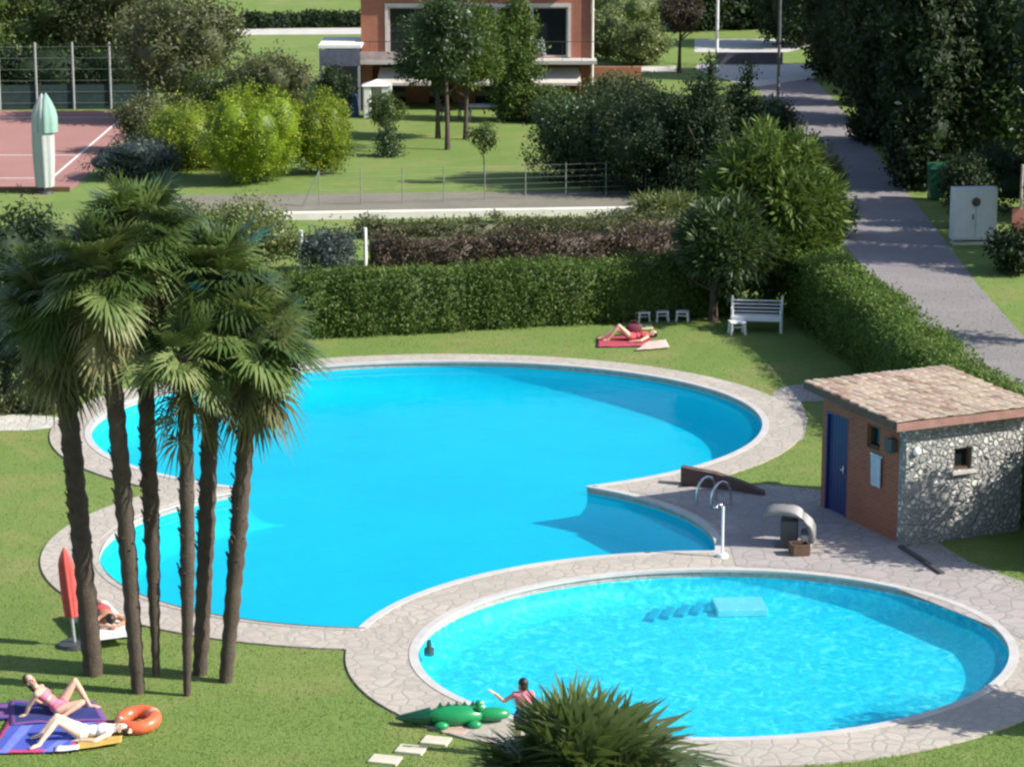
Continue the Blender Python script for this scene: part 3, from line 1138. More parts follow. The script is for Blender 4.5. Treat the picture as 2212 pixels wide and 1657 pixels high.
# low brown wall between lawn and patio
pts = [P(1470, 1050), P(1545, 1059), P(1605, 1068), P(1650, 1075)]
hts = [.42, .36, .24, .1]
vv, ff = [], []
for p_, h_ in zip(pts, hts):
    vv += [(p_.x, p_.y, 0), (p_.x, p_.y, h_), (p_.x + .05, p_.y + .22, h_), (p_.x + .05, p_.y + .22, 0)]
for i in range(3):
    o = 4 * i
    ff += [(o, o + 4, o + 5, o + 1), (o + 1, o + 5, o + 6, o + 2), (o + 2, o + 6, o + 7, o + 3)]
ff += [(0, 1, 2, 3), (12, 15, 14, 13)]
tag(MB().add(vv, ff).build('low_wall', brick_mat('dark_brick', (.11, .06, .05), (.08, .045, .04), (.10, .085, .08))), 'low dark brick wall stepping down between lawn and patio', 'wall')

# ------------------------------------------------------------------ pool fittings
c = P(1560, 1206)
sh = thing('pool_shower', 'thin pale shower post standing between the two pools', 'shower', c)
MB().tube([(0, 0, 0), (0, 0, 1.05)], .026, 10).build('post', M['plastic'], sh)
MB().tube([(0, 0, 1.0), (-.02, -.02, 1.08), (-.08, -.04, 1.1), (-.14, -.05, 1.07)], .02, 8).ball((-.15, -.05, 1.05), (.05, .05, .03)).build('shower_head', M['steel'], sh)
MB().tube([(0, 0, .035), (0, 0, .10)], [.12, .1], 14).build('base', M['plastic'], sh)

c = P(1545, 1093)
ld = thing('pool_ladder', 'chrome pool ladder with two curved handrails by the low wall', 'ladder', c, R(35))
for s_ in (-.24, .24):
    pts = [(-.30, s_, -.9), (-.30, s_, .25)] + [(-.30 + .26 - .26 * math.cos(t), s_, .25 + .33 * math.sin(t)) for t in (.4, .8, 1.2, 1.57, 1.95, 2.35, 2.75)] + [(.22, s_, .2), (.22, s_, .03)]
    MB().tube(pts, .028, 8).build('handrail', M['steel'], ld)
for z_ in (-.35, -.65):
    MB().box(-.30, 0, z_, .09, .46, .03).build('tread', M['plastic'], ld)

c = P(1715, 1182)
ls = thing('shell_chair', 'grey curved shell lounge chair standing on the shaded patio', 'chair', c, R(-8))
vv, ff = [], []
prof = [(-.52, .93), (-.38, 1.01), (-.2, 1.03), (-.02, .97), (.12, .84), (.21, .67), (.26, .48), (.27, .30), (.24, .18)]
prof = [(x_ * 1.1, z_ * .84) for x_, z_ in prof]
nP = len(prof)
for th_ in (0, .13):
    for y_ in (-.32, .32):
        for i, (x_, z_) in enumerate(prof):
            a = prof[max(0, i - 1)]
            b = prof[min(nP - 1, i + 1)]
            d = Vector((b[0] - a[0], b[1] - a[1])).normalized()
            vv.append((x_ - d.y * -th_ * -1, y_, z_ - d.x * th_ * -1 * -1))
I = lambda t, s, i: (t * 2 + s) * nP + i
for i in range(nP - 1):
    ff += [(I(0, 0, i), I(0, 0, i + 1), I(0, 1, i + 1), I(0, 1, i)), (I(1, 0, i), I(1, 1, i), I(1, 1, i + 1), I(1, 0, i + 1))]
    for s_ in (0, 1):
        ff.append((I(0, s_, i), I(1, s_, i), I(1, s_, i + 1), I(0, s_, i + 1)))
ff += [(I(0, 0, 0), I(0, 1, 0), I(1, 1, 0), I(1, 0, 0)), (I(0, 0, nP - 1), I(1, 0, nP - 1), I(1, 1, nP - 1), I(0, 1, nP - 1))]
MB().add(vv, ff, 0, True).build('shell', plain('grey_shell', (.19, .185, .185), .5, .12, 3), ls)
MB().box(.24, 0, .20, .22, .58, .26).build('seat', plain('white_cushion', (.40, .40, .39), .8), ls, bevel=.04)
MB().box(-.10, 0, .32, .34, .50, .56).box(-.08, 0, .03, .62, .56, .06).build('frame', M['darkmetal'], ls, bevel=.03)
c = P(1722, 1190)
bx = MB()
for s_ in (-.17, .17):
    bx.box(s_, 0, .12, .03, .30, .22).box(0, s_ * .86, .12, .31, .03, .22)
bx.box(0, 0, .03, .31, .27, .04)
tag(bx.build('wooden_box', M['wood'], loc=c + Vector((0, -.35, .04)), rz=R(8), bevel=.006), 'small dark wooden box in front of the curved chair', 'box')

c = P(912, 1393)
sk = thing('skimmer_float', 'small dark floating skimmer at the left rim of the small pool', 'float', Vector((c.x + .12, c.y, -.13)))
MB().tube([(0, 0, -.05), (0, 0, .07)], [.09, .09], 14).build('float_ring', M['darkmetal'], sk)
MB().tube([(0, 0, .07), (0, 0, .22)], [.055, .04], 12).build('cap', plain('dark_green_plastic', (.02, .07, .06), .4), sk)

# ------------------------------------------------------------------ hedges
f = lambda *q: [(P(u, v).x, P(u, v).y) for u, v in q]
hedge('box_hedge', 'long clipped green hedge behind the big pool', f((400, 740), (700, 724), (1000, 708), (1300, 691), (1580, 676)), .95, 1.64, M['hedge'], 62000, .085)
pth = [(PY(u, v, 1).x, 0) for u, v in ((0, 0),)]
hp = []
for u, v in ((1735, 528), (1782, 562), (1900, 640), (2000, 728), (2100, 806), (2212, 886), (2420, 1035)):
    q = P(u, v, 1.9)
    hp.append((q.x, q.y))
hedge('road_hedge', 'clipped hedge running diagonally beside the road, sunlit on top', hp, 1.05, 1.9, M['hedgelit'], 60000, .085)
hedge('barberry_hedge', 'low red-brown leaved hedge behind the long green hedge', f((800, 572), (1050, 566), (1300, 556), (1500, 545)), .8, .76, M['redleaf'], 14000, .10, lump=.12)
hedge('bank_hedge', 'grey-green low hedge between the red-brown hedge and the white kerb', f((770, 512), (1100, 505), (1500, 494)), .9, .42, M['olive'], 9000, .1, lump=.1)
hedge('terrace_hedge', 'dark low hedge on the far lawn left of the house', f((520, 62), (650, 59), (800, 58)), 1.2, .75, M['dark'], 4000, .2)
hedge('low_hedge', 'low olive hedge at the left edge beside the entry path', f((-120, 890), (20, 886), (130, 884)), .8, .5, M['olive'], 6000, .09)

# ------------------------------------------------------------------ fences and kerb wall
M['fencegrey'] = plain('fence_grey', (.20, .22, .19), .7)
a, b = P(500, 478), P(1530, 462)
d = (b - a)
ang = math.atan2(d.y, d.x)
tag(MB().box(d.length / 2, 0, .14, d.length, .3, .28).build('kerb_wall', M['whitewall'], loc=a, rz=ang, bevel=.02), 'low white kerb wall running along the lane', 'wall')


def fence(name, label, a, b, n, h, postr, postm, wires, group=None, screen=None, wr=.006, brace=False):
    d = b - a
    fo = thing(name, label, 'fence', a, math.atan2(d.y, d.x), group)
    L = d.length
    for i in range(n + 1):
        MB().tube([(L * i / n, 0, -.02), (L * i / n, 0, h)], postr, 8).build('post', postm, fo)
    mb = MB()
    for k in range(wires):
        z = h * (k + .6) / wires
        mb.bar((0, 0, z), (L, 0, z), wr * 2)
    mb.build('wire', M['galv'], fo)
    if brace:
        MB().bar((-.6, 0, .02), (0, 0, h * .95), .05).build('brace', postm, fo)
    if screen:
        MB().box(L / 2, .05, screen / 2 + .04, L, .015, screen).build('windscreen', plain('dark_screen', (.02, .045, .04), .9), fo)
    return fo


fence('garden_fence', 'thin wire fence with slim grey posts along the garden lawn', P(690, 446), P(1480, 418), 9, 1.3, .02, M['fencegrey'], 6, wr=.003, brace=True)
fence('hedge_fence', 'wire fence ending in a white post behind the long hedge', P(652, 594), P(790, 588), 1, 1.38, .055, M['white'], 5, wr=.003)
fence('court_fence', 'tall wire fence with pale posts behind the clay court', P(-160, 240), P(320, 236), 6, 3.1, .05, M['galv'], 6, screen=1.1, wr=.004)

# ------------------------------------------------------------------ house
Y0 = P(1000, 234).y
hx0, hx1 = P(782, 234).x, P(1275, 234).x
house = thing('brick_house', 'orange brick house with a wide balcony window and cream awnings', 'house', (0, Y0, 0))
M['housebrick'] = brick_mat('house_brick', (.38, .13, .065), (.30, .10, .055), (.3, .22, .17))
zt = lambda v: PY(1000, v, Y0).z
zs = zt(130)
W0, W1 = PY(838, 0, Y0).x, PY(1227, 0, Y0).x
wz0, wz1 = zs + .12, zt(16)
HT = 6.6
mb = MB()
DEP = 8.0
for xa, xb, za, zb in ((hx0, W0, zs - .05, HT), (W1, hx1, zs - .05, HT), (W0, W1, zs - .05, wz0), (W0, W1, wz1, HT)):
    mb.box((xa + xb) / 2, .15, (za + zb) / 2, xb - xa, .3, zb - za)
mb.box(hx0 + .15, .3 + DEP / 2, HT / 2, .3, DEP, HT).box(hx1 - .15, .3 + DEP / 2, HT / 2, .3, DEP, HT).box((hx0 + hx1) / 2, DEP + .15, HT / 2, hx1 - hx0 - .62, .3, HT)
mb.box((hx0 + hx1) / 2, 2.2, (zs - .05) / 2, hx1 - hx0 - .62, .3, zs - .06)
mb.box(hx0 + .25, .25, (zs - .05) / 2, .5, .5, zs - .06).box(hx1 - .25, .25, (zs - .05) / 2, .5, .5, zs - .06)
mb.build('wall', M['housebrick'], house)
MB().box((hx0 + hx1) / 2, 4.2, zs - .15, hx1 - hx0 - .64, 7.4, .18).build('upper_floor', M['concrete'], house)
MB().box((hx0 + hx1) / 2, 4.2, HT + .12, hx1 - hx0 + 1.2, 9.8, .24).build('roof', plain('roof_slab', (.30, .16, .11), .8), house)
balc = MB().box((hx0 + hx1) / 2, -.65, zs, hx1 - hx0 + .5, 1.3, .16).build('balcony', M['concrete'], house)
MB().box(PY(818, 0, Y0).x, -1.2, zs + .28, PY(870, 0, Y0).x - PY(766, 0, Y0).x, .1, .4).build('parapet', plain('pinkish_render', (.42, .33, .31), .8), balc)
rb = MB()
for k in range(12):
    xx = hx0 + (hx1 - hx0) * (k + .5) / 12
    rb.bar((xx, -1.22, zs + .08), (xx, -1.22, zs + .95), .02)
rb.bar((hx0 - .2, -1.22, zs + .95), (hx1 + .2, -1.22, zs + .95), .03)
rb.build('railing', M['darkmetal'], balc)
M['frame'] = plain('pale_frame', (.55, .50, .46), .5, .1)
npan = 5
for k in range(npan):
    xa = W0 + (W1 - W0) * k / npan
    xb = W0 + (W1 - W0) * (k + 1) / npan
    m_ = MB()
    q = .07
    m_.box((xa + xb) / 2, .12, wz0 + q / 2, xb - xa - .01, .12, q).box((xa + xb) / 2, .12, wz1 - q / 2, xb - xa - .01, .12, q)
    m_.box(xa + q / 2 + .005, .12, (wz0 + wz1) / 2, q, .12, wz1 - wz0 - 2 * q).box(xb - q / 2 - .005, .12, (wz0 + wz1) / 2, q, .12, wz1 - wz0 - 2 * q)
    wd = m_.build('window', M['frame'], house)
    MB().box((xa + xb) / 2, .15, (wz0 + wz1) / 2, xb - xa - 2 * q, .02, wz1 - wz0 - 2 * q).build('pane', M['glass'], wd)
    if k == npan - 1:
        cu = MB()
        for i in range(5):
            cu.tube([(xa + .2 + i * .1, .1 - .03 * (i % 2), wz0 + .1), (xa + .2 + i * .08, .1 - .03 * (i % 2), wz0 + .8)], [.07, .03], 6)
        cu.build('curtain', plain('grey_cloth', (.30, .31, .33), .9), wd)
MB().box((W0 + W1) / 2, -.03, wz1 + .08, W1 - W0 + .3, .1, .16).box(W0 - .07, -.03, (wz0 + wz1) / 2, .14, .1, wz1 - wz0).box(W1 + .07, -.03, (wz0 + wz1) / 2, .14, .1, wz1 - wz0).build('window_surround', M['frame'], house)
MB().tube([(hx1 + .08, -.06, 0), (hx1 + .08, -.06, HT)], .06, 8).build('downpipe', M['whitewall'], house)
M['awning'] = plain('cream_canvas', (.52, .47, .42), .8, .08, 3)
for ua, ub in ((815, 932), (1018, 1066), (1140, 1255)):
    xa, xb = PY(ua, 0, Y0).x, PY(ub, 0, Y0).x
    za, zb = zs - .32, zs - .92
    MB().add([(xa + .1, -.3, za), (xb - .1, -.3, za), (xb, -1.35, zb), (xa, -1.35, zb), (xa + .1, -.3, za - .04), (xb - .1, -.3, za - .04), (xb, -1.35, zb - .12), (xa, -1.35, zb - .12)],
             [(0, 3, 2, 1), (4, 5, 6, 7), (3, 7, 6, 2), (0, 4, 7, 3), (1, 2, 6, 5), (0, 1, 5, 4)]).build('awning', M['awning'], house)
for k in range(4):
    xa = hx0 + 1.4 + k * 2.2
    MB().box(xa, 2.03, 1.05, 1.1, .06, 2.1).build('patio_door', M['glass'], house)

# carport left of the house
a = P(690, 244)
cp = thing('carport', 'open carport with a white flat roof left of the house', 'carport', a)
wr = (782 - 690) / pxm(690, 244)
zr = PY(700, 102, a.y).z
MB().box(wr / 2, 2, zr, wr, 4, .14).build('roof', M['white'], cp)
MB().box(wr / 2, 4.05, zr / 2, wr, .12, zr - .1).build('rear_wall', plain('grey_wall', (.22, .22, .25), .9), cp)
for x_, y_ in ((.08, .1), (wr - .12, .1), (.08, 3.8)):
    MB().box(x_, y_, zr / 2 - .04, .1, .1, zr - .08).build('post', M['galv'], cp)
MB().box(wr / 2, .0, zr - .5, wr - .1, .05, .75).build('dark_panel', plain('dark_slate', (.10, .11, .15), .9), cp)  # dark sheet across the carport opening, just under the roof

# garden booth, table, blue tarpaulin
a = P(815, 254)
gb = thing('garden_booth', 'small white canvas garden booth beside the house', 'booth', a)
MB().box(-.42, 0, .72, .34, .9, 1.44).box(.42, 0, 1.05, .40, .9, .75).box(.06, .42, .72, 1.2, .06, 1.4).build('canvas', M['white'], gb, bevel=.03)
MB().add([(-.68, -.5, 1.45), (.68, -.5, 1.45), (.68, .5, 1.45), (-.68, .5, 1.45), (0, 0, 1.72)], [(0, 1, 4), (1, 2, 4), (2, 3, 4), (3, 0, 4), (3, 2, 1, 0)]).build('roof', M['white'], gb)
for x_, y_ in ((.6, -.42), (.6, .42), (-.6, -.42)):
    MB().tube([(x_, y_, 0), (x_, y_, 1.45)], .025, 6).build('post', M['galv'], gb)
a = P(757, 250)
tag(MB().add([(-.4, -.35, 0), (.4, -.35, 0), (.4, .35, 0), (-.4, .35, 0), (-.3, -.25, .7), (.28, -.22, .82), (.3, .26, .95), (-.26, .25, .8), (0, 0, 1.05)],
             [(0, 1, 5, 4), (1, 2, 6, 5), (2, 3, 7, 6), (3, 0, 4, 7), (4, 5, 8), (5, 6, 8), (6, 7, 8), (7, 4, 8)]).build('tarpaulin', plain('blue_tarpaulin', (.012, .06, .20), .5, .2, 4), loc=a, bevel=.03),
    'blue tarpaulin over a pile beside the white booth', 'tarpaulin')


def table(name, label, a, rz, L, W, H_, mat, group=None, legm=None):
    t = thing(name, label, 'table', a, rz, group)
    MB().box(0, 0, H_ - .02, L, W, .04).build('tabletop', mat, t, bevel=.012)
    for sx in (-1, 1):
        for sy in (-1, 1):
            MB().bar((sx * (L / 2 - .07), sy * (W / 2 - .07), 0), (sx * (L / 2 - .11), sy * (W / 2 - .11), H_ - .04), .05).build('leg', legm or mat, t)
    MB().box(0, 0, H_ - .075, L - .22, W - .22, .06).build('apron', mat, t)
    return t


def chair_proto(mat):
    t = thing('garden_chair', 'x', 'chair')
    MB().box(0, 0, .43, .46, .44, .035).build('seat', mat, t, bevel=.015)
    bm_ = MB()
    for k in range(5):
        bm_.bar((-.17 + .085 * k, .21, .5), (-.18 + .09 * k, .29, .86), .05, .018)
    bm_.bar((-.23, .29, .86), (.23, .29, .86), .05, .05)
    bm_.bar((-.22, .205, .48), (.22, .205, .48), .03, .03)
    bm_.build('backrest', mat, t)
    for sx in (-1, 1):
        MB().bar((sx * .22, -.24, 0), (sx * .205, -.2, .42), .045).build('leg', mat, t)
        MB().bar((sx * .22, .26, 0), (sx * .205, .2, .42), .045).build('leg', mat, t)
        MB().bar((sx * .235, -.2, .62), (sx * .235, .24, .66), .05, .03).bar((sx * .225, -.19, .42), (sx * .235, -.19, .62), .04).build('armrest', mat, t)
    return t


a = P(1045, 262)
table('garden_table', 'pale blue-grey garden table on the terrace of the brick house', a, 0, 1.35, .8, .72, plain('blue_grey_paint', (.30, .34, .38), .6))
bn_ = thing('garden_bench', 'white garden bench in the shade under the leafy tree', 'bench', P(1634, 716), R(-7))
MB().box(0, -.02, .43, 1.42, .46, .05).box(0, -.235, .37, 1.38, .03, .09).build('seat', M['plastic'], bn_, bevel=.012)
mb = MB()
for k in range(4):
    mb.bar((-.70, .23 + .028 * k, .52 + .095 * k), (.70, .23 + .028 * k, .52 + .095 * k), .085, .022)
mb.build('backrest', M['plastic'], bn_)
for sx in (-1, 1):
    MB().bar((sx * .68, -.22, 0), (sx * .66, -.2, .64), .055).build('leg', M['plastic'], bn_)
    MB().bar((sx * .68, .24, 0), (sx * .68, .36, .92), .055).build('leg', M['plastic'], bn_)
    MB().bar((sx * .67, -.24, .66), (sx * .67, .30, .68), .06, .04).build('armrest', M['plastic'], bn_)


def stool(name, label, a, rz, k, group=None):
    t = thing(name, label, 'stool', a, rz, group)
    MB().box(0, 0, .36 * k, .46 * k, .40 * k, .05 * k).build('seat', M['plastic'], t, bevel=.012)
    for sx in (-1, 1):
        for sy in (-1, 1):
            MB().bar((sx * .21 * k, sy * .18 * k, 0), (sx * .18 * k, sy * .15 * k, .34 * k), .05 * k).build('leg', M['plastic'], t)
    MB().box(0, 0, .20 * k, .38 * k, .03, .05 * k).build('stretcher', M['plastic'], t)
    return t


stool('garden_stool', 'small white stool in the sun at the left front of the white bench', P(1592, 722), R(8), .95)
for u, v, rz, lb in ((1388, 696, 20, 'low white stool by the hedge nearest the lying sunbather'), (1430, 694, 5, 'low white stool in the middle of the three by the hedge'), (1474, 694, -8, 'low white stool by the hedge next to the tree trunk')):
    stool('garden_stool', lb, P(u, v), R(rz), .78, 'low white stools along the hedge')
stool('garden_stool', 'white stool alone in deep shade below the road hedge', P(1764, 688), R(-20), .9)
DP = chair_proto(plain('dark_rattan', (.05, .045, .05), .7))
for k, (u, v, rz, lb) in enumerate(((958, 262, 60, 'dark garden chair on the terrace left of the pale table'), (1003, 258, 170, 'dark garden chair between the terrace palms and pale table'), (1088, 262, -80, 'dark garden chair right of the pale terrace table'))):
    o = DP if k == 0 else copy_tree(DP)
    o.location = P(u, v)
    o.rotation_euler = (0, 0, R(rz))
    tag(o, lb, 'chair', 'dark chairs on the house terrace')

# ------------------------------------------------------------------ road side: panel, bin, poles, wall
a = P(2100, 527)
s = pxm(2100, 527)
pn = thing('utility_cabinet', 'white utility cabinet with a dark vent standing in the shade by the road', 'cabinet', a, R(6))
wv = 96 / s
hv = PY(2100, 405, a.y).z
MB().box(0, 0, hv / 2 + .08, wv, .5, hv - .16).build('body', plain('white_enamel', (.56, .58, .60), .45, .1, 2), pn, bevel=.03)
dd = MB().box(-wv * .245, -.262, hv / 2 + .06, wv * .46, .022, hv - .36).build('door', plain('cabinet_door', (.60, .62, .64), .45, .08, 2), pn, bevel=.01)
MB().box(-wv * .06, -.29, hv * .5, .03, .04, .18).build('handle', M['darkmetal'], dd)
d2 = MB().box(wv * .245, -.262, hv / 2 + .06, wv * .46, .022, hv - .36).build('door', plain('cabinet_door_b', (.58, .60, .63), .45, .08, 2), pn, bevel=.01)
MB().tube([(0, -.28, hv * .76), (0, -.29, hv * .76)], .15, 14).build('vent', M['darkmetal'], pn)
MB().box(0, 0, .05, wv * .94, .44, .1).build('plinth', M['concrete'], pn)
a = P(2022, 432)
bn = thing('waste_bin', 'tall narrow green waste bin left of the white cabinet', 'bin', a)
MB().add([(-.26, -.3, .08), (.26, -.3, .08), (.26, .3, .08), (-.26, .3, .08), (-.32, -.36, 1.15), (.32, -.36, 1.15), (.32, .36, 1.15), (-.32, .36, 1.15)], [(3, 2, 1, 0), (4, 5, 6, 7), (0, 1, 5, 4), (1, 2, 6, 5), (2, 3, 7, 6), (3, 0, 4, 7)]).build('body', plain('green_plastic', (.015, .11, .05), .45), bn, bevel=.02)
MB().add([(-.35, -.4, 1.16), (.35, -.4, 1.16), (.35, .4, 1.24), (-.35, .4, 1.24), (-.33, -.36, 1.22), (.33, -.36, 1.22), (.33, .38, 1.32), (-.33, .38, 1.32)], [(3, 2, 1, 0), (4, 5, 6, 7), (0, 1, 5, 4), (1, 2, 6, 5), (2, 3, 7, 6), (3, 0, 4, 7)]).build('lid', plain('green_lid', (.012, .085, .04), .4), bn, bevel=.015)
for s_ in (-.24, .24):
    MB().tube([(s_ - .03, .3, .1), (s_ + .03, .3, .1)], .1, 12).build('wheel', M['darkmetal'], bn)


def pole(name, label, u, v, h, r, mat, cat):
    a = P(u, v)
    t = thing(name, label, cat, a)
    MB().tube([(0, 0, 0), (0, 0, h * .5), (0, 0, h)], [r * 1.2, r, r * .7], 10).build('shaft', mat, t)
    MB().tube([(0, 0, 0), (0, 0, .12)], [r * 2.4, r * 2.2], 10).build('base', M['concrete'], t)
    MB().tube([(0, 0, h), (-.3, 0, h + .12), (-.8, 0, h + .14)], r * .5, 8).box(-.95, 0, h + .12, .5, .2, .1).build('lamp_head', M['galv'], t)
    return t


pole('street_lamp', 'slim white lamp pole in front of the dark trees', 1548, 140, 6.6, .075, M['white'], 'lamp')
pole('street_lamp', 'dark grey lamp pole at the left edge of the road', 1680, 240, 7.2, .07, plain('grey_pole', (.10, .11, .12), .5), 'lamp')
a = P(2198, 585)
sp_ = thing('sign_post', 'slim pinkish post with a small red panel at the right edge', 'sign post', a)
MB().tube([(0, 0, 0), (.02, 0, 3.3)], .045, 8).build('post', plain('pinkish_post', (.40, .32, .29), .6), sp_)
MB().box(-.05, -.06, 1.45, .42, .03, 1.0).build('panel', plain('faded_red', (.34, .13, .10), .6, .15, 2), sp_, bevel=.01)
a, b = P(1545, 140), P(1690, 140)
tag(MB().box(0, 0, .32, (b - a).length, .3, .64).build('stone_wall', plain('dark_stone', (.10, .10, .115), .9, .3, 2, .4), loc=(a + b) / 2), 'dark low stone wall between the side street and the junction', 'wall')
a, b = P(1278, 172), P(1385, 172)
tag(MB().box(0, 0, .32, (b - a).length, .35, .64).build('brick_wall', M['housebrick'], loc=(a + b) / 2), 'low brick wall right of the house', 'wall')

# folded parasol by the court, red parasol on the lawn


def folded_parasol(name, label, a, h, z0, rmax, mat, flip=1, hood=None):
    t = thing(name, label, 'parasol', a)
    MB().tube([(0, 0, .05), (0, 0, h)], .03, 8).build('pole', M['galv'], t)
    MB().tube([(0, 0, 0), (0, 0, .08)], [.3, .28], 16).build('base', M['darkmetal'], t)
    vv, ff = [], []
    n, rings = 32, 12
    for j in range(rings + 1):
        tt = j / rings
        z = z0 + (h + .06 - z0) * tt
        rr = rmax * (.80 + .22 * math.sin(min(1, tt * 1.15) * math.pi * .75)) * (1 - max(0, (tt - .75) / .25) ** 1.6 * .95)
        for k in range(n):
            an = 6.283 * k / n
            fold = 1 + .13 * math.sin(an * 8 + tt * 1.5) * (1 - tt * .6)
            vv.append((math.cos(an) * rr * fold, math.sin(an) * rr * fold, z))
    for j in range(rings):
        for k in range(n):
            ff.append((j * n + k, j * n + (k + 1) % n, (j + 1) * n + (k + 1) % n, (j + 1) * n + k))
    MB().add(vv, ff, 0, True).build('canopy', mat, t)
    if hood:
        vv2 = [(x * 1.07 + .05 + .10 * (z - z0) / (h - z0), y * 1.07, z + .02) for x, y, z in vv if z > z0 + (h - z0) * .55]
        rr_ = len(vv2) // n
        MB().add(vv2, [(j * n + k, j * n + (k + 1) % n, (j + 1) * n + (k + 1) % n, (j + 1) * n + k) for j in range(rr_ - 1) for k in range(n)], 0, True).build('hood', hood, t)
    return t


a = P(98, 418)
folded_parasol('folded_parasol', 'tall pale folded parasol with a mint green hood by the clay court', a, PY(98, 206, a.y).z, .25, .38, plain('pale_canvas', (.38, .40, .39), .85, .08, 2), hood=plain('mint_canvas', (.22, .36, .31), .85, .08, 2))
a = P(162, 1395)
folded_parasol('folded_parasol', 'folded red parasol leaning behind the leftmost palm trunk', a, PY(150, 1188, a.y).z, .55, .13, plain('red_canvas', (.52, .08, .07), .8, .2, 5)).rotation_euler = (0, R(-4), 0)

# ------------------------------------------------------------------ palms in front of the pool
pg = 'tall fan palms on the left lawn'


def palm_at(label, ub, vb, ut, vt, rb, rt, nl, rad, seed, skirt=26, dy=0.0):
    B = P(ub, vb)
    T = PY(ut, vt, B.y + dy)
    return fan_palm('fan_palm', label, B, T, rb, rt, nl, rad, seed, group=pg, skirt=skirt)


palm_at('leftmost fan palm, thick dark trunk leaning left, in front of the red parasol', 202, 1456, 120, 650, .165, .165, 48, .80, 11, 30)
palm_at('second fan palm from the left with a dark straight trunk', 299, 1496, 222, 580, .11, .145, 46, .78, 12, 24)
palm_at('tallest fan palm, its slim trunk rising behind the others', 338, 1462, 298, 500, .06, .135, 46, .78, 13, 24)
palm_at('fan palm with a very thin black foot beside a twin trunk', 404, 1502, 398, 760, .055, .12, 28, .60, 14, 18)
palm_at('fan palm with a brown ringed trunk just behind the thin-footed one', 432, 1456, 462, 590, .125, .14, 46, .80, 15, 24)
palm_at('rightmost fan palm of the group, trunk leaning right over the pool', 487, 1472, 545, 725, .11, .14, 50, .84, 16, 28)
# palm just below the camera
B = P(1290, 1560)
T = PY(1268, 1748, 27.0)
fan_palm('fan_palm', 'big feathery fan palm crown at the bottom edge before the small pool', (T.x, T.y, 0), T, .15, .17, 92, 1.06, 21, leafm='palmlight', skirt=24, pet=(.45, .85))

# ------------------------------------------------------------------ trees and shrubs
# left: big laurel beside the palms
tree('laurel_tree', 'dark round laurel at the left edge behind the palms', 15, 884, 425, 330, M['dark'], cb=.02, n=22000, size=.13, trunk=.13, core=.7, seed=2, blobs=7)
tree('shrub', 'pale green shrub behind the rightmost palm crown', 560, 585, 440, 190, M['pale'], cb=.05, n=7000, size=.12, trunk=.05, cat='shrub', core=.6, seed=3)
tree('shrub', 'yellowish green shrub half hidden behind the palm crowns', 420, 560, 440, 200, M['mid'], cb=.05, n=7000, size=.12, trunk=.05, cat='shrub', core=.6, seed=4)
tree('shrub', 'blue-green dark shrub left of the white fence post', 705, 592, 500, 150, M['blueleaf'], cb=.03, n=6000, size=.10, trunk=.04, cat='shrub', core=.65, seed=5)
# court side trees
tg = 'grey-green trees behind the clay court'
for k, (u, v, vt, w_, mt, lb) in enumerate(((-40, 190, -90, 300, 'mid', 'bright-topped tree at the left edge behind the court fence'),
                                           (95, 184, -75, 300, 'mid', 'grey-green tree behind the middle of the court fence'),
                                           (240, 190, -80, 300, 'olive', 'grey-green tree left of the tall bushy one at the court corner'),
                                           (395, 262, -55, 290, 'olive', 'tall bushy grey-green tree at the right corner of the court'))):
    tree('broadleaf_tree', lb, u, v, vt, w_, M[mt], cb=.10 if k == 3 else .27, n=14000, size=.2, trunk=.16, group=tg, seed=30 + k, clump=.5, core=.6, blobs=8)
for k, (u, w_) in enumerate(((-30, 200), (110, 220), (250, 220))):
    tree('undergrowth_shrub', ('dark undergrowth at the left edge behind the court fence', 'dark undergrowth behind the middle of the court fence', 'dark undergrowth behind the right part of the court fence')[k], u, 212, 92, w_, M['dark'], cb=.02, n=6000, size=.18, trunk=.05, cat='shrub', core=.8, seed=36 + k, depth=.5, shape='dome')
tree('shrub', 'lilac-grey flowering shrub at the corner of the clay court', 320, 330, 205, 150, M['olive'], cb=.04, n=6000, size=.12, trunk=.05, cat='shrub', core=.6, seed=37)
tree('shrub', 'dark blue-green shrub beside the court under the golden bush', 285, 385, 300, 220, M['blueleaf'], cb=.03, n=6000, size=.12, trunk=.05, cat='shrub', core=.65, seed=38)
# golden bushes
tree('golden_bush', 'big golden-green rounded bush on the garden lawn', 545, 394, 180, 230, M['gold'], cb=.03, n=36000, size=.085, trunk=.16, cat='bush', shape='dome', core=.74, seed=40, blobs=7, lump=.16, clump=.2)
tree('golden_bush', 'smaller golden-green round bush right of the big golden one', 692, 376, 190, 142, M['gold2'], cb=.07, n=22000, size=.085, trunk=.1, cat='bush', shape='dome', core=.74, seed=41, blobs=6, lump=.16, clump=.2)
tree('golden_bush', 'green side of the golden bushes nearest the court', 410, 362, 215, 190, M['gold2'], cb=.04, n=18000, size=.09, trunk=.07, cat='bush', shape='dome', core=.75, seed=42)
tree('olive_bush', 'pale olive and lilac bush rising behind the golden bushes', 580, 300, 100, 230, M['olive'], cb=.08, n=10000, size=.14, trunk=.1, cat='bush', core=.65, seed=43)
tree('shrub', 'green shrub between the court trees and the pale olive bush', 470, 300, 150, 140, M['mid'], cb=.05, n=6000, size=.13, trunk=.07, cat='shrub', core=.6, seed=44)
tree('shrub', 'dark green shrub under the carport', 720, 252, 140, 100, M['dark'], cb=.03, n=4000, size=.14, trunk=.05, cat='shrub', core=.7, seed=45)
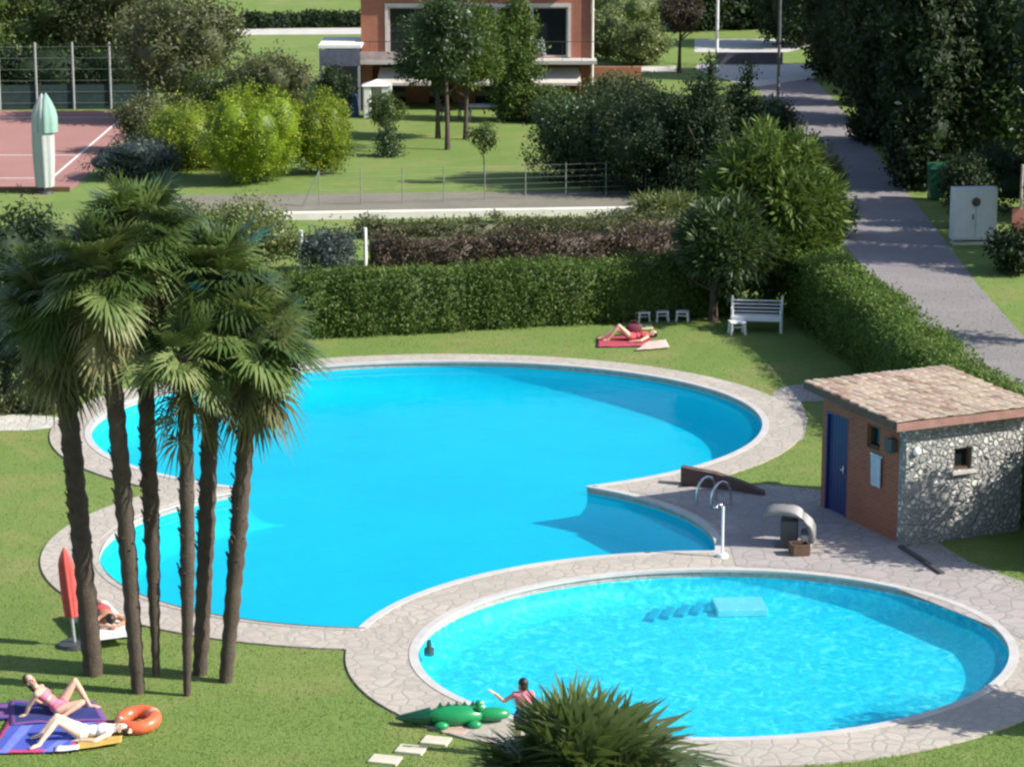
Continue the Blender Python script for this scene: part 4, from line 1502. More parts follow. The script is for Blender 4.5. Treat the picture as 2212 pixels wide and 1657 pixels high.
# in front of the house
for k, (u, v, vt, w_, mt, cb_, lb) in enumerate(((946, 300, 10, 150, 'deep', .34, 'left dark tree with a slim trunk in front of the house balcony'), (967, 324, -14, 140, 'deep', .44, 'middle tree with the longest slim trunk in front of the house'), (1006, 302, 4, 140, 'hedge', .38, 'right bright-sided tree with a slim trunk in front of the house'))):
    tree('slim_tree', lb, u, v, vt, w_, M[mt], cb=cb_, n=10000, size=.20, trunk=.10, seed=50 + k, clump=.3, core=.5, aspect=.3, radial=.5, group='slim trees in front of the house', du=(-16, 4, 18)[k], blobs=6)
tree('cypress_tree', 'dark columnar tree in front of the right half of the house', 1112, 262, 0, 95, M['hedge'], cb=.04, n=11000, size=.16, trunk=.1, shape='column', blobs=6, core=.6, seed=55)
tree('young_tree', 'small young tree with a light crown in front of the white booth', 838, 330, 198, 85, M['mid'], cb=.35, n=2600, size=.12, trunk=.035, seed=56, clump=.2)
tree('young_tree', 'thin young tree with sparse crown on the garden lawn', 1047, 398, 272, 70, M['mid'], cb=.55, n=1500, size=.11, trunk=.03, seed=57, clump=.2)
tree('dark_bush', 'dark pointed small bush below the young tree by the booth', 838, 338, 262, 62, M['deep'], cb=.04, n=2500, size=.1, trunk=.04, cat='bush', shape='cone', core=.6, seed=58)
# big dark bushes right of the garden
for k, (u, v, vt, w_, mt, sh_, lb) in enumerate(((1250, 392, 195, 210, 'deep', 'dome', 'dark round bush at the right end of the garden lawn'),
                                                (1385, 412, 170, 270, 'dark', 'dome', 'large dark bush right of the round garden bush'),
                                                (1520, 425, 140, 230, 'dark', 'cone', 'dark conifer left of the road'),
                                                (1605, 405, 160, 180, 'dark', 'cone', 'dark conifer closest to the left edge of the road'),
                                                (1340, 250, 165, 150, 'olive', 'dome', 'olive bush behind the large dark bush'),
                                                (1180, 262, 190, 120, 'mid', 'dome', 'green bush under the right awning of the house'))):
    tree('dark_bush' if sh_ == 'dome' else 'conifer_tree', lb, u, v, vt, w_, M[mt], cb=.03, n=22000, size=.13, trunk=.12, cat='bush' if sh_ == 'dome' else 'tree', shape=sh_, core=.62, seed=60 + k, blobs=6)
# feathery trees at the end of the long hedge
tree('loquat_tree', 'leafy tree with long leaves leaning over the end of the hedge', 1540, 694, 440, 200, M['deep'], cb=.30, n=11000, size=.30, trunk=.12, seed=70, aspect=.22, radial=.8, per=16, clump=.2, du=30, core=.35)
tree('loquat_tree', 'taller bright leafy tree with long leaves beside the road', 1665, 662, 283, 290, M['hedge'], cb=.06, n=24000, size=.34, trunk=.14, seed=71, aspect=.22, radial=.8, per=16, clump=.22, core=.5, blobs=7)
tree('loquat_tree', 'low leafy tree with long leaves above the white table', 1712, 668, 455, 180, M['hedge'], cb=.16, n=11000, size=.3, trunk=.1, seed=72, aspect=.22, radial=.8, per=16, clump=.22, core=.4)
tree('shrub', 'spiky pale green plants on the end of the white kerb wall', 1440, 470, 425, 160, M['pale'], cb=.02, n=2500, size=.28, trunk=.03, cat='shrub', seed=73, aspect=.15, radial=.9, per=14, clump=.15, depth=.4)
tree('shrub', 'grassy grey-green shrub between the conifer and the road', 1770, 440, 330, 90, M['olive'], cb=.02, n=3000, size=.25, trunk=.04, cat='shrub', seed=74, aspect=.2, radial=.8, per=14)
# slope right of the house
for k, (u, v, vt, w_, lb) in enumerate(((1310, 130, 20, 110, 'bright green bush on the slope touching the house corner'), (1385, 140, 40, 120, 'bright green bush on the slope left of the purple tree'), (1350, 70, -40, 170, 'bright green bush high on the slope behind the others'))):
    tree('slope_bush', lb, u, v, vt, w_, M['pale'], cb=.03, n=6000, size=.17, trunk=.06, cat='bush', shape='dome', core=.7, seed=80 + k, group='bright bushes on the slope')
tree('plum_tree', 'small dark purple-leaved tree with a bare trunk', 1467, 158, -20, 110, M['purple'], cb=.48, n=5000, size=.17, trunk=.1, seed=84)
# dark wood on the right
wood = [(1560, 62, -200, 150, 'column', 'dark woodland tree behind the white lamp pole'), (1640, 60, -220, 160, 'column', 'dark woodland tree behind the grey lamp pole'),
        (1500, 66, -180, 130, 'column', 'dark woodland tree behind the purple-leaved tree'), (1730, 100, -220, 200, 'dome', 'dark woodland tree at the far end of the road'),
        (1835, 172, -200, 210, 'dome', 'dark tree overhanging the far right verge of the road'), (1925, 262, -190, 250, 'dome', 'dark tree second along the right side of the road'),
        (2040, 345, -160, 270, 'dome', 'big dark tree in the middle of the right wood'), (2190, 400, -140, 260, 'round', 'big dark tree at the right edge of the photo'),
        (2000, 160, -240, 340, 'dome', 'dark tree deeper in the right wood'), (2190, 200, -260, 360, 'dome', 'dark tree deepest in the right wood'),
        (2350, 470, -160, 300, 'dome', 'dark tree just outside the right edge of the photo'),
        (2120, 372, -220, 240, 'dome', 'dark tree between the middle and the right edge of the wood'),
        (1880, 225, -230, 180, 'dome', 'dark tree third from the bend on the right side of the road'),
        (1915, 312, -260, 170, 'column', 'tall narrow dark tree hugging the right road edge near the bend'),
        (1992, 408, -240, 170, 'column', 'tall narrow dark tree hugging the right road edge left of the bin'),
        (2290, 330, -280, 300, 'dome', 'tall dark tree outside the right edge behind the cabinet')]
for k, (u, v, vt, w_, sh_, lb) in enumerate(wood):
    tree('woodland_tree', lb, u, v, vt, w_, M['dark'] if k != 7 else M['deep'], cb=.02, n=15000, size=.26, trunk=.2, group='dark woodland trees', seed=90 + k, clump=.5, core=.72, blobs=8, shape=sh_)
for k, (u, v, vt, w_, lb) in enumerate(((1880, 305, 215, 110, 'dark shrub on the right verge near the far bend'), (1965, 400, 290, 120, 'dark shrub on the right verge left of the green bin'), (2150, 452, 320, 220, 'dark shrub behind the white cabinet'), (2192, 590, 500, 110, 'dark shrub at the foot of the pinkish post'), (2085, 490, 330, 120, 'tall dark shrub between bin and cabinet'))):
    tree('shrub', lb, u, v, vt, w_, M['dark'], cb=.02, n=5000, size=.15, trunk=.05, cat='shrub', core=.7, seed=110 + k)
for k, (u, v, vt, w_, lb) in enumerate(((1672, 300, 215, 110, 'dark green shrub on the left road edge beside the conifer'), (1722, 380, 285, 110, 'dark green shrub on the left road edge behind the olive shrub'), (1792, 512, 405, 110, 'dark green shrub on the left road edge before the leafy trees'))):
    tree('shrub', lb, u, v, vt, w_, M['deep'], cb=.02, n=5000, size=.14, trunk=.05, cat='shrub', core=.7, seed=130 + k)
# trees standing right of the frame; their shade falls into it
tree('laurel_tree', 'green laurel right of the hut, just outside the photo', 2390, 1222, 760, 230, M['deep'], cb=.2, n=9000, size=.15, trunk=.14, seed=120, core=.6)
tree('laurel_tree', 'green laurel beside the small pool, just outside the photo', 2540, 1570, 1130, 260, M['deep'], cb=.35, n=9000, size=.15, trunk=.14, seed=121, core=.6)
tree('woodland_tree', 'dark tree across the road, just outside the photo', 2400, 745, 50, 300, M['dark'], cb=.25, n=9000, size=.2, trunk=.2, seed=122, core=.6)
tree('woodland_tree', 'dark tree behind the pinkish post, just outside the photo', 2345, 532, 40, 280, M['dark'], cb=.05, n=9000, size=.2, trunk=.2, seed=124, core=.65)
tree('woodland_tree', 'dark tree near the cabinet, just outside the photo', 2390, 570, 0, 300, M['dark'], cb=.05, n=9000, size=.2, trunk=.2, seed=123, core=.65)

# ------------------------------------------------------------------ people
def frame(t, s):
    t = t.normalized()
    s = (s - t * s.dot(t)).normalized()
    f_ = t.cross(s)
    return Matrix((s, f_, t)).transposed()


def skin_mat(name, col):
    t = NT(name)
    c = t.mix(.4, col, t.ramp(t.noise(9, 4), [(.3, sc(col, .82)), (.7, sc(col, 1.15))]))
    t.l(c, t.b.inputs['Base Color'])
    t.b.inputs['Roughness'].default_value = .5
    t.b.inputs['Subsurface Weight'].default_value = .12
    t.b.inputs['Subsurface Radius'].default_value = (.02, .008, .004)
    return t.m


M['eye'] = plain('eye_dark', (.02, .015, .012), .3)
M['lip'] = plain('lip_red', (.30, .08, .07), .5)


def person(label, loc, J, skin, clothes, hair, k=1.0, rz=0.0, group=None):
    """J: joints in metres; body parts are merged into one continuous surface"""
    V = {a: Vector(b) for a, b in J.items()}
    b = MB()
    pel, nk, hd = V['pelvis'], V['neck'], V['head']
    ax = nk - pel
    sd_ = (V['shoulder_l'] - V['shoulder_r'])
    Ft = frame(ax, sd_)
    hs = V['hip_l'] - V['hip_r']
    Fp = frame(ax, hs)
    L = ax.length
    ch = pel + ax * .70 + Vector(Ft @ Vector((0, .0, 0)))
    wa = pel + ax * .36
    b.ball(pel + ax * .03, (.155 * k, .112 * k, .125 * k), 14, 10, rot=Fp)
    b.ball(wa, (.122 * k, .09 * k, L * .30), 14, 10, rot=Ft)
    b.ball(ch, (.148 * k, .105 * k, L * .30), 14, 10, rot=Ft)
    b.ball(pel + ax * .88, (.15 * k, .07 * k, .075 * k), 14, 8, rot=Ft)
    b.capsule(pel + ax * .9, nk + (hd - nk) * .5, .058 * k, .05 * k)
    # head
    hu = (hd - nk).normalized()
    face = V['face'].normalized()
    face = (face - hu * face.dot(hu)).normalized()
    hsd = hu.cross(face)
    Fh = Matrix((hsd, face, hu)).transposed()
    b.ball(hd + hu * .02 * k, (.074 * k, .093 * k, .10 * k), 16, 12, rot=Fh)
    b.ball(hd + face * .022 * k - hu * .045 * k, (.058 * k, .066 * k, .072 * k), 14, 10, rot=Fh)
    b.ball(hd + face * .098 * k - hu * .018 * k, (.014 * k, .018 * k, .026 * k), 8, 6, rot=Fh)
    for s_ in (-1, 1):
        b.ball(hd + hsd * s_ * .076 * k - hu * .012 * k, (.012 * k, .022 * k, .032 * k), 8, 6, rot=Fh)
    for s_ in 'lr':
        sh_, el, wr_, = V['shoulder_' + s_], V['elbow_' + s_], V['wrist_' + s_]
        b.capsule(pel + ax * .86 + (sh_ - pel - ax * .86) * .35, sh_, .07 * k, .056 * k)
        b.capsule(sh_, el, .05 * k, .039 * k)
        b.capsule(el, el.lerp(wr_, .35), .038 * k, .039 * k)
        b.capsule(el.lerp(wr_, .35), wr_, .039 * k, .025 * k)
        hdir = V.get('hand_' + s_, wr_ - el).normalized()
        pn_ = V.get('palm_' + s_, Vector((0, 0, -1)))
        if abs(pn_.normalized().dot(hdir)) > .95:
            pn_ = Vector((1, 0, 0)) if abs(hdir.x) < .8 else Vector((0, 1, 0))
        Fm = frame(hdir, hdir.cross(pn_))
        sx, nx_ = Fm @ Vector((1, 0, 0)), Fm @ Vector((0, 1, 0))
        if nx_.dot(pn_) < 0:
            nx_ = -nx_
        pc = wr_ + hdir * .05 * k
        b.ball(pc, (.040 * k, .017 * k, .052 * k), 10, 8, rot=Fm)
        b.capsule(wr_, pc, .024 * k, .02 * k, 8)
        for i, (o_, fl) in enumerate(((-.03, .062), (-.010, .075), (.011, .070), (.030, .054))):
            r0 = pc + hdir * .042 * k + sx * o_ * k
            m1 = r0 + (hdir + nx_ * .25).normalized() * fl * .5 * k + sx * o_ * .12
            m2 = m1 + (hdir * .8 + nx_ * .55).normalized() * fl * .5 * k
            b.capsule(r0, m1, .0098 * k, .009 * k, 7)
            b.capsule(m1, m2, .009 * k, .0075 * k, 7)
        ts = -1 if s_ == 'l' else 1
        r0 = pc + sx * .03 * ts * k - hdir * .015 * k
        m1 = r0 + (sx * ts * .8 + hdir * .7).normalized() * .036 * k
        b.capsule(r0, m1, .013 * k, .011 * k, 7)
        b.capsule(m1, m1 + (hdir * .9 + sx * ts * .3 + nx_ * .3).normalized() * .03 * k, .011 * k, .008 * k, 7)
        hp, kn, an = V['hip_' + s_], V['knee_' + s_], V['ankle_' + s_]
        b.capsule(hp, hp.lerp(kn, .45), .090 * k, .075 * k, 12)
        b.capsule(hp.lerp(kn, .45), kn, .075 * k, .052 * k, 12)
        b.capsule(kn, kn.lerp(an, .32), .051 * k, .056 * k, 12)
        b.capsule(kn.lerp(an, .32), an, .056 * k, .033 * k, 12)
        td = V['toe_' + s_] - an
        b.ball(an - td.normalized() * .03 * k, (.034 * k, .034 * k, .036 * k), 10, 8)
        b.capsule(an - Vector((0, 0, .012)), an + td * .6, .036 * k, .032 * k)
        for i in range(3):
            sdv = td.cross(Vector((0, 0, 1)))
            sdv = sdv.normalized() if sdv.length > .01 else Vector((1, 0, 0))
            q = an + td * .58 + sdv * (i - 1) * .026 * k
            b.capsule(q, q + td * .42 * (1 - .12 * abs(i - .6)), .02 * k, .013 * k, 8)
    tmp = b.build('tmp_body', skin)
    rm = tmp.modifiers.new('r', 'REMESH')
    rm.mode = 'VOXEL'
    rm.voxel_size = .0095 * max(.8, k)
    rm.use_smooth_shade = True
    sm = tmp.modifiers.new('s', 'SMOOTH')
    sm.factor = .5
    sm.iterations = 5
    dg = bpy.context.evaluated_depsgraph_get()
    dg.update()
    me = bpy.data.meshes.new_from_object(tmp.evaluated_get(dg), depsgraph=dg)
    old = tmp.data
    bpy.data.objects.remove(tmp)
    bpy.data.meshes.remove(old)
    me.name = 'person_body'
    me.materials.clear()
    for x in (skin, M['eye'], M['lip']):
        me.materials.append(x)
    ob = bpy.data.objects.new('person', me)
    COL.objects.link(ob)
    ob.location = loc
    ob.rotation_euler = (0, 0, rz)
    tag(ob, label, 'person', group)
    nf = len(me.polygons)
    cen = np.empty(nf * 3, np.float32)
    me.polygons.foreach_get('center', cen)
    cen = cen.reshape(-1, 3)
    mi = np.zeros(nf, np.int32)
    for s_ in (-1, 1):
        e = hd + face * .085 * k + hsd * s_ * .03 * k + hu * .012 * k
        mi[np.linalg.norm(cen - np.array(e), axis=1) < .014 * k] = 1
    mo = hd + face * .088 * k - hu * .062 * k
    dv = cen - np.array(mo)
    mi[(np.abs(dv @ np.array(hsd)) < .024 * k) & (np.abs(dv @ np.array(hu)) < .009 * k) & (np.abs(dv @ np.array(face)) < .04)] = 2
    me.polygons.foreach_set('material_index', mi)
    me.polygons.foreach_set('use_smooth', np.ones(nf, bool))
    me.update()
    # clothing: thin shells lying on the body
    co = np.empty(len(me.vertices) * 3, np.float32)
    me.vertices.foreach_get('co', co)
    co = co.reshape(-1, 3)
    no = np.empty(len(me.vertices) * 3, np.float32)
    me.vertices.foreach_get('normal', no)
    no = no.reshape(-1, 3)
    for nm, mat, test, off in clothes:
        sel = np.nonzero(test(cen, V))[0]
        mp, vv, ff = {}, [], []
        for i in sel:
            f_ = []
            for q in me.polygons[int(i)].vertices:
                if q not in mp:
                    mp[q] = len(vv)
                    vv.append(tuple(co[q] + no[q] * off))
                f_.append(mp[q])
            ff.append(f_)
        if ff:
            c_ = MB().add(vv, ff, 0, True).build(nm, mat, ob)
            so = c_.modifiers.new('t', 'SOLIDIFY')
            so.thickness = off * 1.3
            so.offset = -1
    hm = MB()
    hm.ball(hd + hu * .034 * k - face * .022 * k, (.086 * k, .094 * k, .098 * k), 16, 12, rot=Fh)
    hm.ball(hd - hu * .03 * k - face * .045 * k, (.076 * k, .062 * k, .085 * k), 14, 10, rot=Fh)
    if hair[1]:
        q = hd - face * .07 * k
        e = pel + ax * .8 - (Ft @ Vector((0, 1, 0))) * 0
        back = -face * .10 * k
        hm.tube([q, q.lerp(e + back, .5), e + back + (pel - nk).normalized() * hair[1]], [.06 * k, .062 * k, .028 * k], 10)
    hm.build('hair', hair[0], ob)
    return ob


def near(*caps):
    """faces within r of any of the segments (joint names or points)"""
    def test(cen, V):
        out = np.zeros(len(cen), bool)
        for a, b_, r in caps:
            A = np.array(V[a] if isinstance(a, str) else a(V))
            B_ = np.array(V[b_] if isinstance(b_, str) else b_(V))
            d = B_ - A
            t = np.clip(((cen - A) @ d) / max(1e-9, d @ d), 0, 1)
            out |= np.linalg.norm(cen - (A + t[:, None] * d), axis=1) < r
        return out
    return test


tor = lambda t: (lambda V: V['pelvis'] + (V['neck'] - V['pelvis']) * t)
M['skin'] = skin_mat('fair_skin', (.58, .36, .26))
M['tan'] = skin_mat('tanned_skin', (.40, .20, .115))
M['palesk'] = skin_mat('pale_skin', (.66, .47, .36))
M['brownhair'] = plain('brown_hair', (.075, .038, .02), .6, .3, 20)
M['darkhair'] = plain('dark_hair', (.016, .012, .01), .5, .3, 20)
M['pink'] = plain('pink_swimwear', (.62, .16, .24), .7, .1, 8)
M['whitecloth'] = plain('white_swimwear', (.72, .70, .72), .8, .08, 8)
M['redcloth'] = plain('red_swimwear', (.50, .06, .07), .7, .1, 8)
M['navy'] = plain('navy_swimwear', (.02, .03, .10), .7, .1, 8)


def brief(r=.175):
    return near((tor(-.08), tor(.10), r))


def bra(r=.17, t=.62):
    def test(cen, V):
        ax = (V['neck'] - V['pelvis'])
        L = ax.length
        a = np.array(ax.normalized())
        h = (cen - np.array(V['pelvis'])) @ a / L
        q = np.array(V['pelvis'] + ax * t)
        return (h > t - .12) & (h < t + .12) & (np.linalg.norm(cen - q, axis=1) < r)
    return test


# foreground: two people on blue towels
a = P(126, 1546)
o1 = person('person in a pink bikini propped up on a dark blue towel, one knee raised', a + Vector((0, 0, .02)), dict(
    pelvis=(0, 0, .13), neck=(-.33, .03, .44), head=(-.44, .03, .57), face=(.55, -.5, .25),
    shoulder_l=(-.29, .19, .40), shoulder_r=(-.31, -.14, .40), elbow_r=(-.44, -.12, .20), wrist_r=(-.50, -.12, .05), hand_r=(-.6, -.3, -.1),
    elbow_l=(-.42, .25, .18), wrist_l=(-.28, .34, .05), hand_l=(.7, .3, -.05),
    hip_l=(.02, .10, .12), hip_r=(.02, -.09, .12), knee_l=(.25, .22, .50), ankle_l=(.47, .24, .07), toe_l=(.64, .24, .04),
    knee_r=(.40, -.02, .22), ankle_r=(.14, -.20, .07), toe_r=(.02, -.28, .045)), M['skin'],
    [('bikini_bottom', M['pink'], brief(.165), .006), ('bikini_top', M['pink'], bra(), .006)], (M['brownhair'], .16))
a = P(178, 1596)
o2 = person('person in white swimwear lying on their back beside the orange ring, knees bent', a + Vector((0, 0, .02)), dict(
    pelvis=(0, 0, .11), neck=(.47, .03, .13), head=(.60, .04, .14), face=(.1, -.35, 1),
    shoulder_l=(.42, -.15, .11), shoulder_r=(.41, .20, .11), elbow_l=(.24, -.30, .06), wrist_l=(.0, -.26, .06), hand_l=(-1, .1, -.1),
    elbow_r=(.62, .36, .08), wrist_r=(.72, .16, .10), hand_r=(.2, -1, 0),
    hip_l=(-.03, -.09, .11), hip_r=(-.03, .09, .11), knee_l=(-.36, -.22, .36), ankle_l=(-.60, -.48, .07), toe_l=(-.73, -.58, .04),
    knee_r=(-.40, .05, .34), ankle_r=(-.66, -.06, .07), toe_r=(-.80, -.12, .04)), M['palesk'],
    [('swimsuit', M['whitecloth'], near((tor(-.05), tor(.78), .172)), .006)], (M['darkhair'], 0))

# person on the white lounger behind the leftmost trunk
a, b = P(250, 1398), P(196, 1338)
d = (a - b).normalized()
LZ = math.atan2(d.y, d.x)
mid = (a + b) / 2
lg = thing('sun_lounger', 'low white sun lounger behind the leftmost palm trunk', 'sun lounger', mid, LZ)
MB().box(0, 0, .27, 1.86, .60, .05).build('deck', M['plastic'], lg, bevel=.02)
mb = MB()
for s_ in (-.31, .31):
    mb.bar((-.95, s_, .25), (.95, s_, .25), .05, .07)
mb.bar((.95, -.31, .25), (.95, .31, .25), .05, .07).bar((-.95, -.31, .25), (-.95, .31, .25), .05, .07)
mb.build('frame', M['plastic'], lg)
for sx in (-.8, .8):
    for sy in (-.28, .28):
        MB().bar((sx, sy, 0), (sx, sy, .25), .05).build('leg', M['plastic'], lg)
person('tanned dark-haired person lying face down on the white lounger', mid + Vector((0, 0, .295)), dict(
    pelvis=(-.05, 0, .11), neck=(.43, 0, .12), head=(.56, 0, .13), face=(.2, .3, -1),
    shoulder_l=(.38, .18, .10), shoulder_r=(.38, -.18, .10), elbow_l=(.56, .27, .06), wrist_l=(.70, .08, .05), hand_l=(.5, -1, 0),
    elbow_r=(.56, -.27, .06), wrist_r=(.70, -.08, .05), hand_r=(.5, 1, 0),
    hip_l=(-.08, .09, .10), hip_r=(-.08, -.09, .10), knee_l=(-.47, .11, .07), ankle_l=(-.84, .10, .07), toe_l=(-.98, .10, .03),
    knee_r=(-.47, -.11, .07), ankle_r=(-.84, -.10, .07), toe_r=(-.98, -.10, .03)), M['tan'],
    [('swim_trunks', M['redcloth'], near((tor(-.1), tor(.12), .17)), .007)], (M['darkhair'], 0), rz=LZ)
a = P(277, 1378)
bt = thing('beach_bag', 'small pink beach bag beside the white lounger', 'bag', a)
MB().ball((0, 0, .15), (.15, .11, .15), 14, 10).build('body', M['pink'], bt)
MB().tube([(-.09, 0, .26), (-.06, 0, .38), (.06, 0, .38), (.09, 0, .26)], .014, 6).build('handle', plain('yellow_strap', (.5, .35, .08), .7), bt)

# sunbather by the far rim
a = P(1368, 738)
person('distant sunbather lying on a red towel near the long hedge, knees raised', a + Vector((0, 0, .02)), dict(
    pelvis=(-.05, 0, .12), neck=(.40, .05, .15), head=(.53, .06, .18), face=(-.2, -.3, 1),
    shoulder_l=(.36, -.14, .13), shoulder_r=(.35, .22, .13), elbow_l=(.18, -.32, .07), wrist_l=(-.02, -.34, .06), hand_l=(-1, 0, 0),
    elbow_r=(.2, .36, .07), wrist_r=(-.02, .38, .06), hand_r=(-1, 0, 0),
    hip_l=(-.08, -.09, .12), hip_r=(-.08, .09, .12), knee_l=(-.40, -.12, .44), ankle_l=(-.70, -.16, .07), toe_l=(-.85, -.17, .04),
    knee_r=(-.46, .12, .30), ankle_r=(-.84, .10, .07), toe_r=(-.98, .10, .04)), M['skin'],
    [('swimsuit', M['redcloth'], near((tor(-.05), tor(.7), .175)), .007)], (M['darkhair'], 0))

# child behind the foreground palm
a = P(1130, 1634)
ck = .78
person('dark-haired child in a pink top standing behind the foreground palm', a + Vector((0, 0, .0)), {k_: tuple(ck * x for x in v_) for k_, v_ in dict(
    pelvis=(0, 0, .86), neck=(0, .02, 1.34), head=(-.01, .03, 1.50), face=(-.6, .6, -.2),
    shoulder_l=(.17, .03, 1.30), shoulder_r=(-.17, .0, 1.30), elbow_l=(.24, .06, 1.04), wrist_l=(.20, .22, .90), hand_l=(-.1, .6, -.6),
    elbow_r=(-.38, .02, 1.16), wrist_r=(-.56, .06, 1.30), hand_r=(-.7, .1, .5), palm_r=(0, 0, -1),
    hip_l=(.09, 0, .84), hip_r=(-.09, 0, .84), knee_l=(.10, .03, .46), ankle_l=(.10, -.02, .07), toe_l=(.10, .14, .03),
    knee_r=(-.10, .05, .46), ankle_r=(-.11, .0, .07), toe_r=(-.12, .16, .03)).items()}, M['skin'],
    [('top', M['pink'], near((tor(.25), tor(.85), .17)), .008), ('shorts', M['navy'], near((tor(-.1), tor(.1), .16)), .009)], (M['darkhair'], 0), k=.86)


# ------------------------------------------------------------------ towels and toys
def towel(name, label, pix, mats, border=.08, z=.012, cat='towel', seed=1, nx=18, ny=12, group=None):
    """cloth sheet lying on the grass with soft wrinkles and a coloured border band"""
    q = [P(u, v) for u, v in pix]
    c = (q[0] + q[1] + q[2] + q[3]) / 4
    mb = MB()
    for j in range(ny + 1):
        for i in range(nx + 1):
            s, t = i / nx, j / ny
            p_ = (q[0] * (1 - s) + q[1] * s) * (1 - t) + (q[3] * (1 - s) + q[2] * s) * t
            h = noise.noise(Vector((p_.x * 3.1 + seed, p_.y * 3.1, seed))) * .022 + noise.noise(Vector((p_.x * 9, p_.y * 7, seed))) * .008
            mb.v.append((p_.x - c.x, p_.y - c.y, z + .02 + max(-.015, h)))
    for j in range(ny):
        for i in range(nx):
            a_ = j * (nx + 1) + i
            e = 1 if (i < 1 or i >= nx - 1 or j < 1 or j >= ny - 1) and len(mats) > 1 else 0
            if len(mats) > 2 and i in (3, 4, nx - 4, nx - 5):
                e = 2
            mb.f.append((a_, a_ + 1, a_ + nx + 2, a_ + nx + 1))
            mb.mi.append(e)
            mb.sm.append(True)
    ob = mb.build(name, mats, loc=(c.x, c.y, 0))
    so = ob.modifiers.new('t', 'SOLIDIFY')
    so.thickness = .012
    so.offset = 1
    return tag(ob, label, cat, group)


cl = lambda n, c_: plain(n, c_, .95, .12, 6, .3)
MAG, BLU, NAV, PUR, LIL = cl('magenta_terry', (.42, .05, .14)), cl('blue_terry', (.055, .085, .40)), cl('navy_terry', (.022, .028, .15)), cl('purple_terry', (.15, .06, .22)), cl('lilac_terry', (.13, .17, .55))
towel('beach_towel', 'bright blue beach towel with a magenta border at the lower left corner', [(-30, 1632), (140, 1628), (250, 1560), (20, 1556)], [BLU, MAG, LIL], seed=2)
towel('beach_towel', 'dark navy beach towel under the person in the pink bikini', [(22, 1572), (232, 1562), (205, 1520), (20, 1520)], [NAV, PUR], seed=5, z=.03)
towel('beach_towel', 'purple towel lying at the left edge behind the blue one', [(-60, 1560), (36, 1556), (40, 1522), (-40, 1524)], [PUR, NAV], seed=8)
towel('beach_towel', 'yellow towel under the person in white', [(160, 1626), (262, 1612), (268, 1578), (180, 1586)], [cl('yellow_terry', (.44, .30, .07))], seed=11, z=.036)
towel('beach_towel', 'small white folded towel in front of the yellow one', [(118, 1630), (170, 1628), (172, 1618), (122, 1620)], [cl('white_terry', (.66, .66, .72))], seed=13, z=.05, nx=6, ny=4)
towel('beach_towel', 'red towel under the distant sunbather', [(1290, 752), (1408, 750), (1404, 728), (1292, 730)], [cl('red_terry', (.36, .05, .06)), MAG], seed=15)
towel('beach_towel', 'pale beige mat right of the distant sunbather', [(1372, 760), (1446, 754), (1438, 738), (1400, 740)], [cl('beige_terry', (.52, .42, .36))], seed=17, z=.02)
towel('beach_towel', 'khaki towel spread behind the distant sunbather', [(1362, 716), (1412, 714), (1408, 702), (1374, 703)], [cl('khaki_terry', (.40, .36, .20))], seed=19)
a = P(1368, 726)
bg_ = thing('beach_bag', 'dark red beach bag behind the distant sunbather', 'bag', a)
MB().ball((0, 0, .17), (.24, .15, .17), 14, 10).build('body', cl('maroon_cloth', (.13, .02, .035)), bg_)
MB().tube([(-.12, 0, .3), (-.08, 0, .42), (.08, 0, .42), (.12, 0, .3)], .016, 6).build('handle', cl('maroon_strap', (.10, .02, .03)), bg_)

a = P(300, 1572)
rn = thing('swim_ring', 'orange-red inflatable swim ring on the grass', 'swim ring', a + Vector((0, 0, .03)))
vv, ff = [], []
RM, rm_, n1, n2 = .265, .115, 40, 16
for i in range(n1):
    A_ = 6.283 * i / n1
    for j in range(n2):
        B_ = 6.283 * j / n2
        r = rm_ * (1 + .025 * math.sin(A_ * 14))
        vv.append(((RM + r * math.cos(B_)) * math.cos(A_), (RM + r * math.cos(B_)) * math.sin(A_), .115 + r * math.sin(B_)))
for i in range(n1):
    for j in range(n2):
        ff.append((i * n2 + j, ((i + 1) % n1) * n2 + j, ((i + 1) % n1) * n2 + (j + 1) % n2, i * n2 + (j + 1) % n2))
mb = MB().add(vv, ff, 0, True)
for k in range(len(mb.mi)):
    if (k // n2) % 20 in (2, 3):
        mb.mi[k] = 1
tr_ = mb.build('tube', [plain('orange_vinyl', (.66, .13, .055), .32, .1, 4), plain('peach_vinyl', (.66, .34, .20), .32, .1, 4)], rn)
tr_.rotation_euler = (R(9), R(-4), 0)
MB().tube([(-.24, -.16, .18), (-.26, -.18, .225)], [.016, .012], 8).build('valve', M['plastic'], rn)

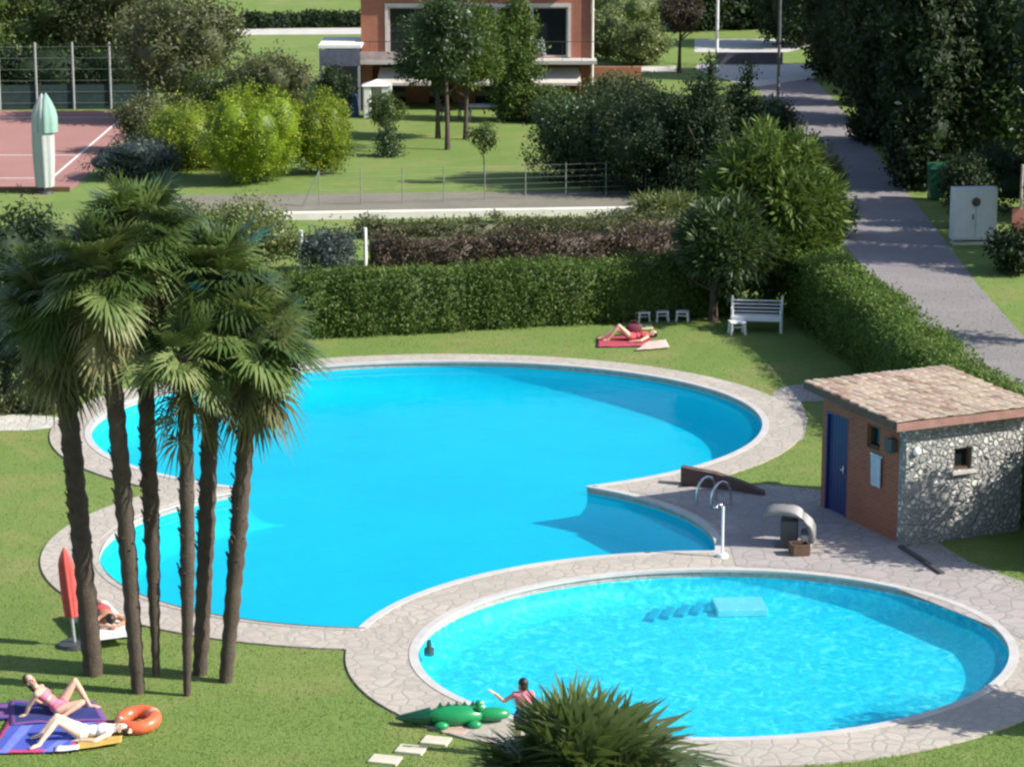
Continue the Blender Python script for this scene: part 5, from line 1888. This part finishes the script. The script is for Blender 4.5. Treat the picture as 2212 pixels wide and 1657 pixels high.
a = P(985, 1566)
cr = thing('inflatable_crocodile', 'green inflatable crocodile lying beside the small pool', 'inflatable toy', a, R(6))
GV = plain('green_vinyl', (.012, .23, .075), .3, .15, 3)
b = MB()
b.ball((0, 0, .17), (.48, .22, .17), 20, 12).ball((.58, 0, .17), (.3, .14, .11), 16, 10).ball((.38, .09, .31), (.07, .06, .07)).ball((.38, -.09, .31), (.07, .06, .07))
b.build('body', GV, cr)
tl = MB().tube([(-.40, 0, .17), (-.62, .03, .15), (-.82, .1, .12), (-.95, .2, .09)], [.15, .11, .07, .02], 12)
for i in range(5):
    x = -.3 + .13 * i
    tl.add([(x, -.015, .32), (x + .1, -.015, .32), (x + .05, 0, .41), (x, .015, .32), (x + .1, .015, .32)], [(0, 1, 2), (4, 3, 2), (1, 4, 2), (3, 0, 2)])
tl.build('tail', plain('dark_green_vinyl', (.008, .09, .045), .3, .15, 3), cr)
for sx in (-.25, .28):
    for sy in (-.23, .23):
        MB().ball((sx, sy, .08), (.12, .08, .07), 12, 8).build('foot', GV, cr)
for sy in (-.09, .09):
    MB().ball((.43, sy, .33), (.025, .03, .03), 8, 6).build('eye', M['plastic'], cr)
a = P(1034, 1530)

# ------------------------------------------------------------------ grass blades on the near lawn (uncountable)
RIMP = np.array(shrink_in(RIM, -.035))


def in_poly(x, y, poly):
    c = np.zeros(len(x), bool)
    xj, yj = poly[-1]
    for xi, yi in poly:
        if yi != yj:
            k_ = ((yi > y) != (yj > y)) & (x < (xj - xi) * (y - yi) / (yj - yi) + xi)
            c ^= k_
        xj, yj = xi, yi
    return c


ng = 240000
gy = 36 + 42 * RNG.random(ng) ** 1.5
gx = (RNG.random(ng) - .5) * 2 * (.205 * gy + 1.0)
keep = ~in_poly(gx, gy, RIMP)
for pp_ in ([(P(u, v).x, P(u, v).y) for u, v in [(1430, 1058), (1560, 1052), (1660, 1052), (1800, 1085), (1952, 1182), (2090, 1225), (2300, 1330), (2300, 1420), (1700, 1300)]],):
    keep &= ~in_poly(gx, gy, pp_)
gx, gy = gx[keep], gy[keep]
m = len(gx)
g = Leaves()
p_ = np.stack([gx, gy, np.zeros(m)], 1)
dd_ = np.stack([RNG.normal(0, 1.1, m), RNG.normal(0, 1.1, m), np.ones(m)], 1)
pat = np.sin(gx * .9 + np.sin(gy * .7) * 2) * np.sin(gy * .8 + 1) * .16
g.leaves(p_, dd_, unit(np.stack([RNG.normal(size=m), RNG.normal(size=m), np.full(m, 1.2)], 1)), RNG.uniform(.022, .045, m), RNG.uniform(.012, .02, m), np.clip(RNG.normal(.5, .14, m) + pat * 1.4, 0, 1))
M['blade'] = leafmat('grass_blade', (.095, .170, .038), (.165, .250, .060), (.260, .300, .10), .05, .7, .25)
tag(g.build('grass', M['blade']), kind='stuff')
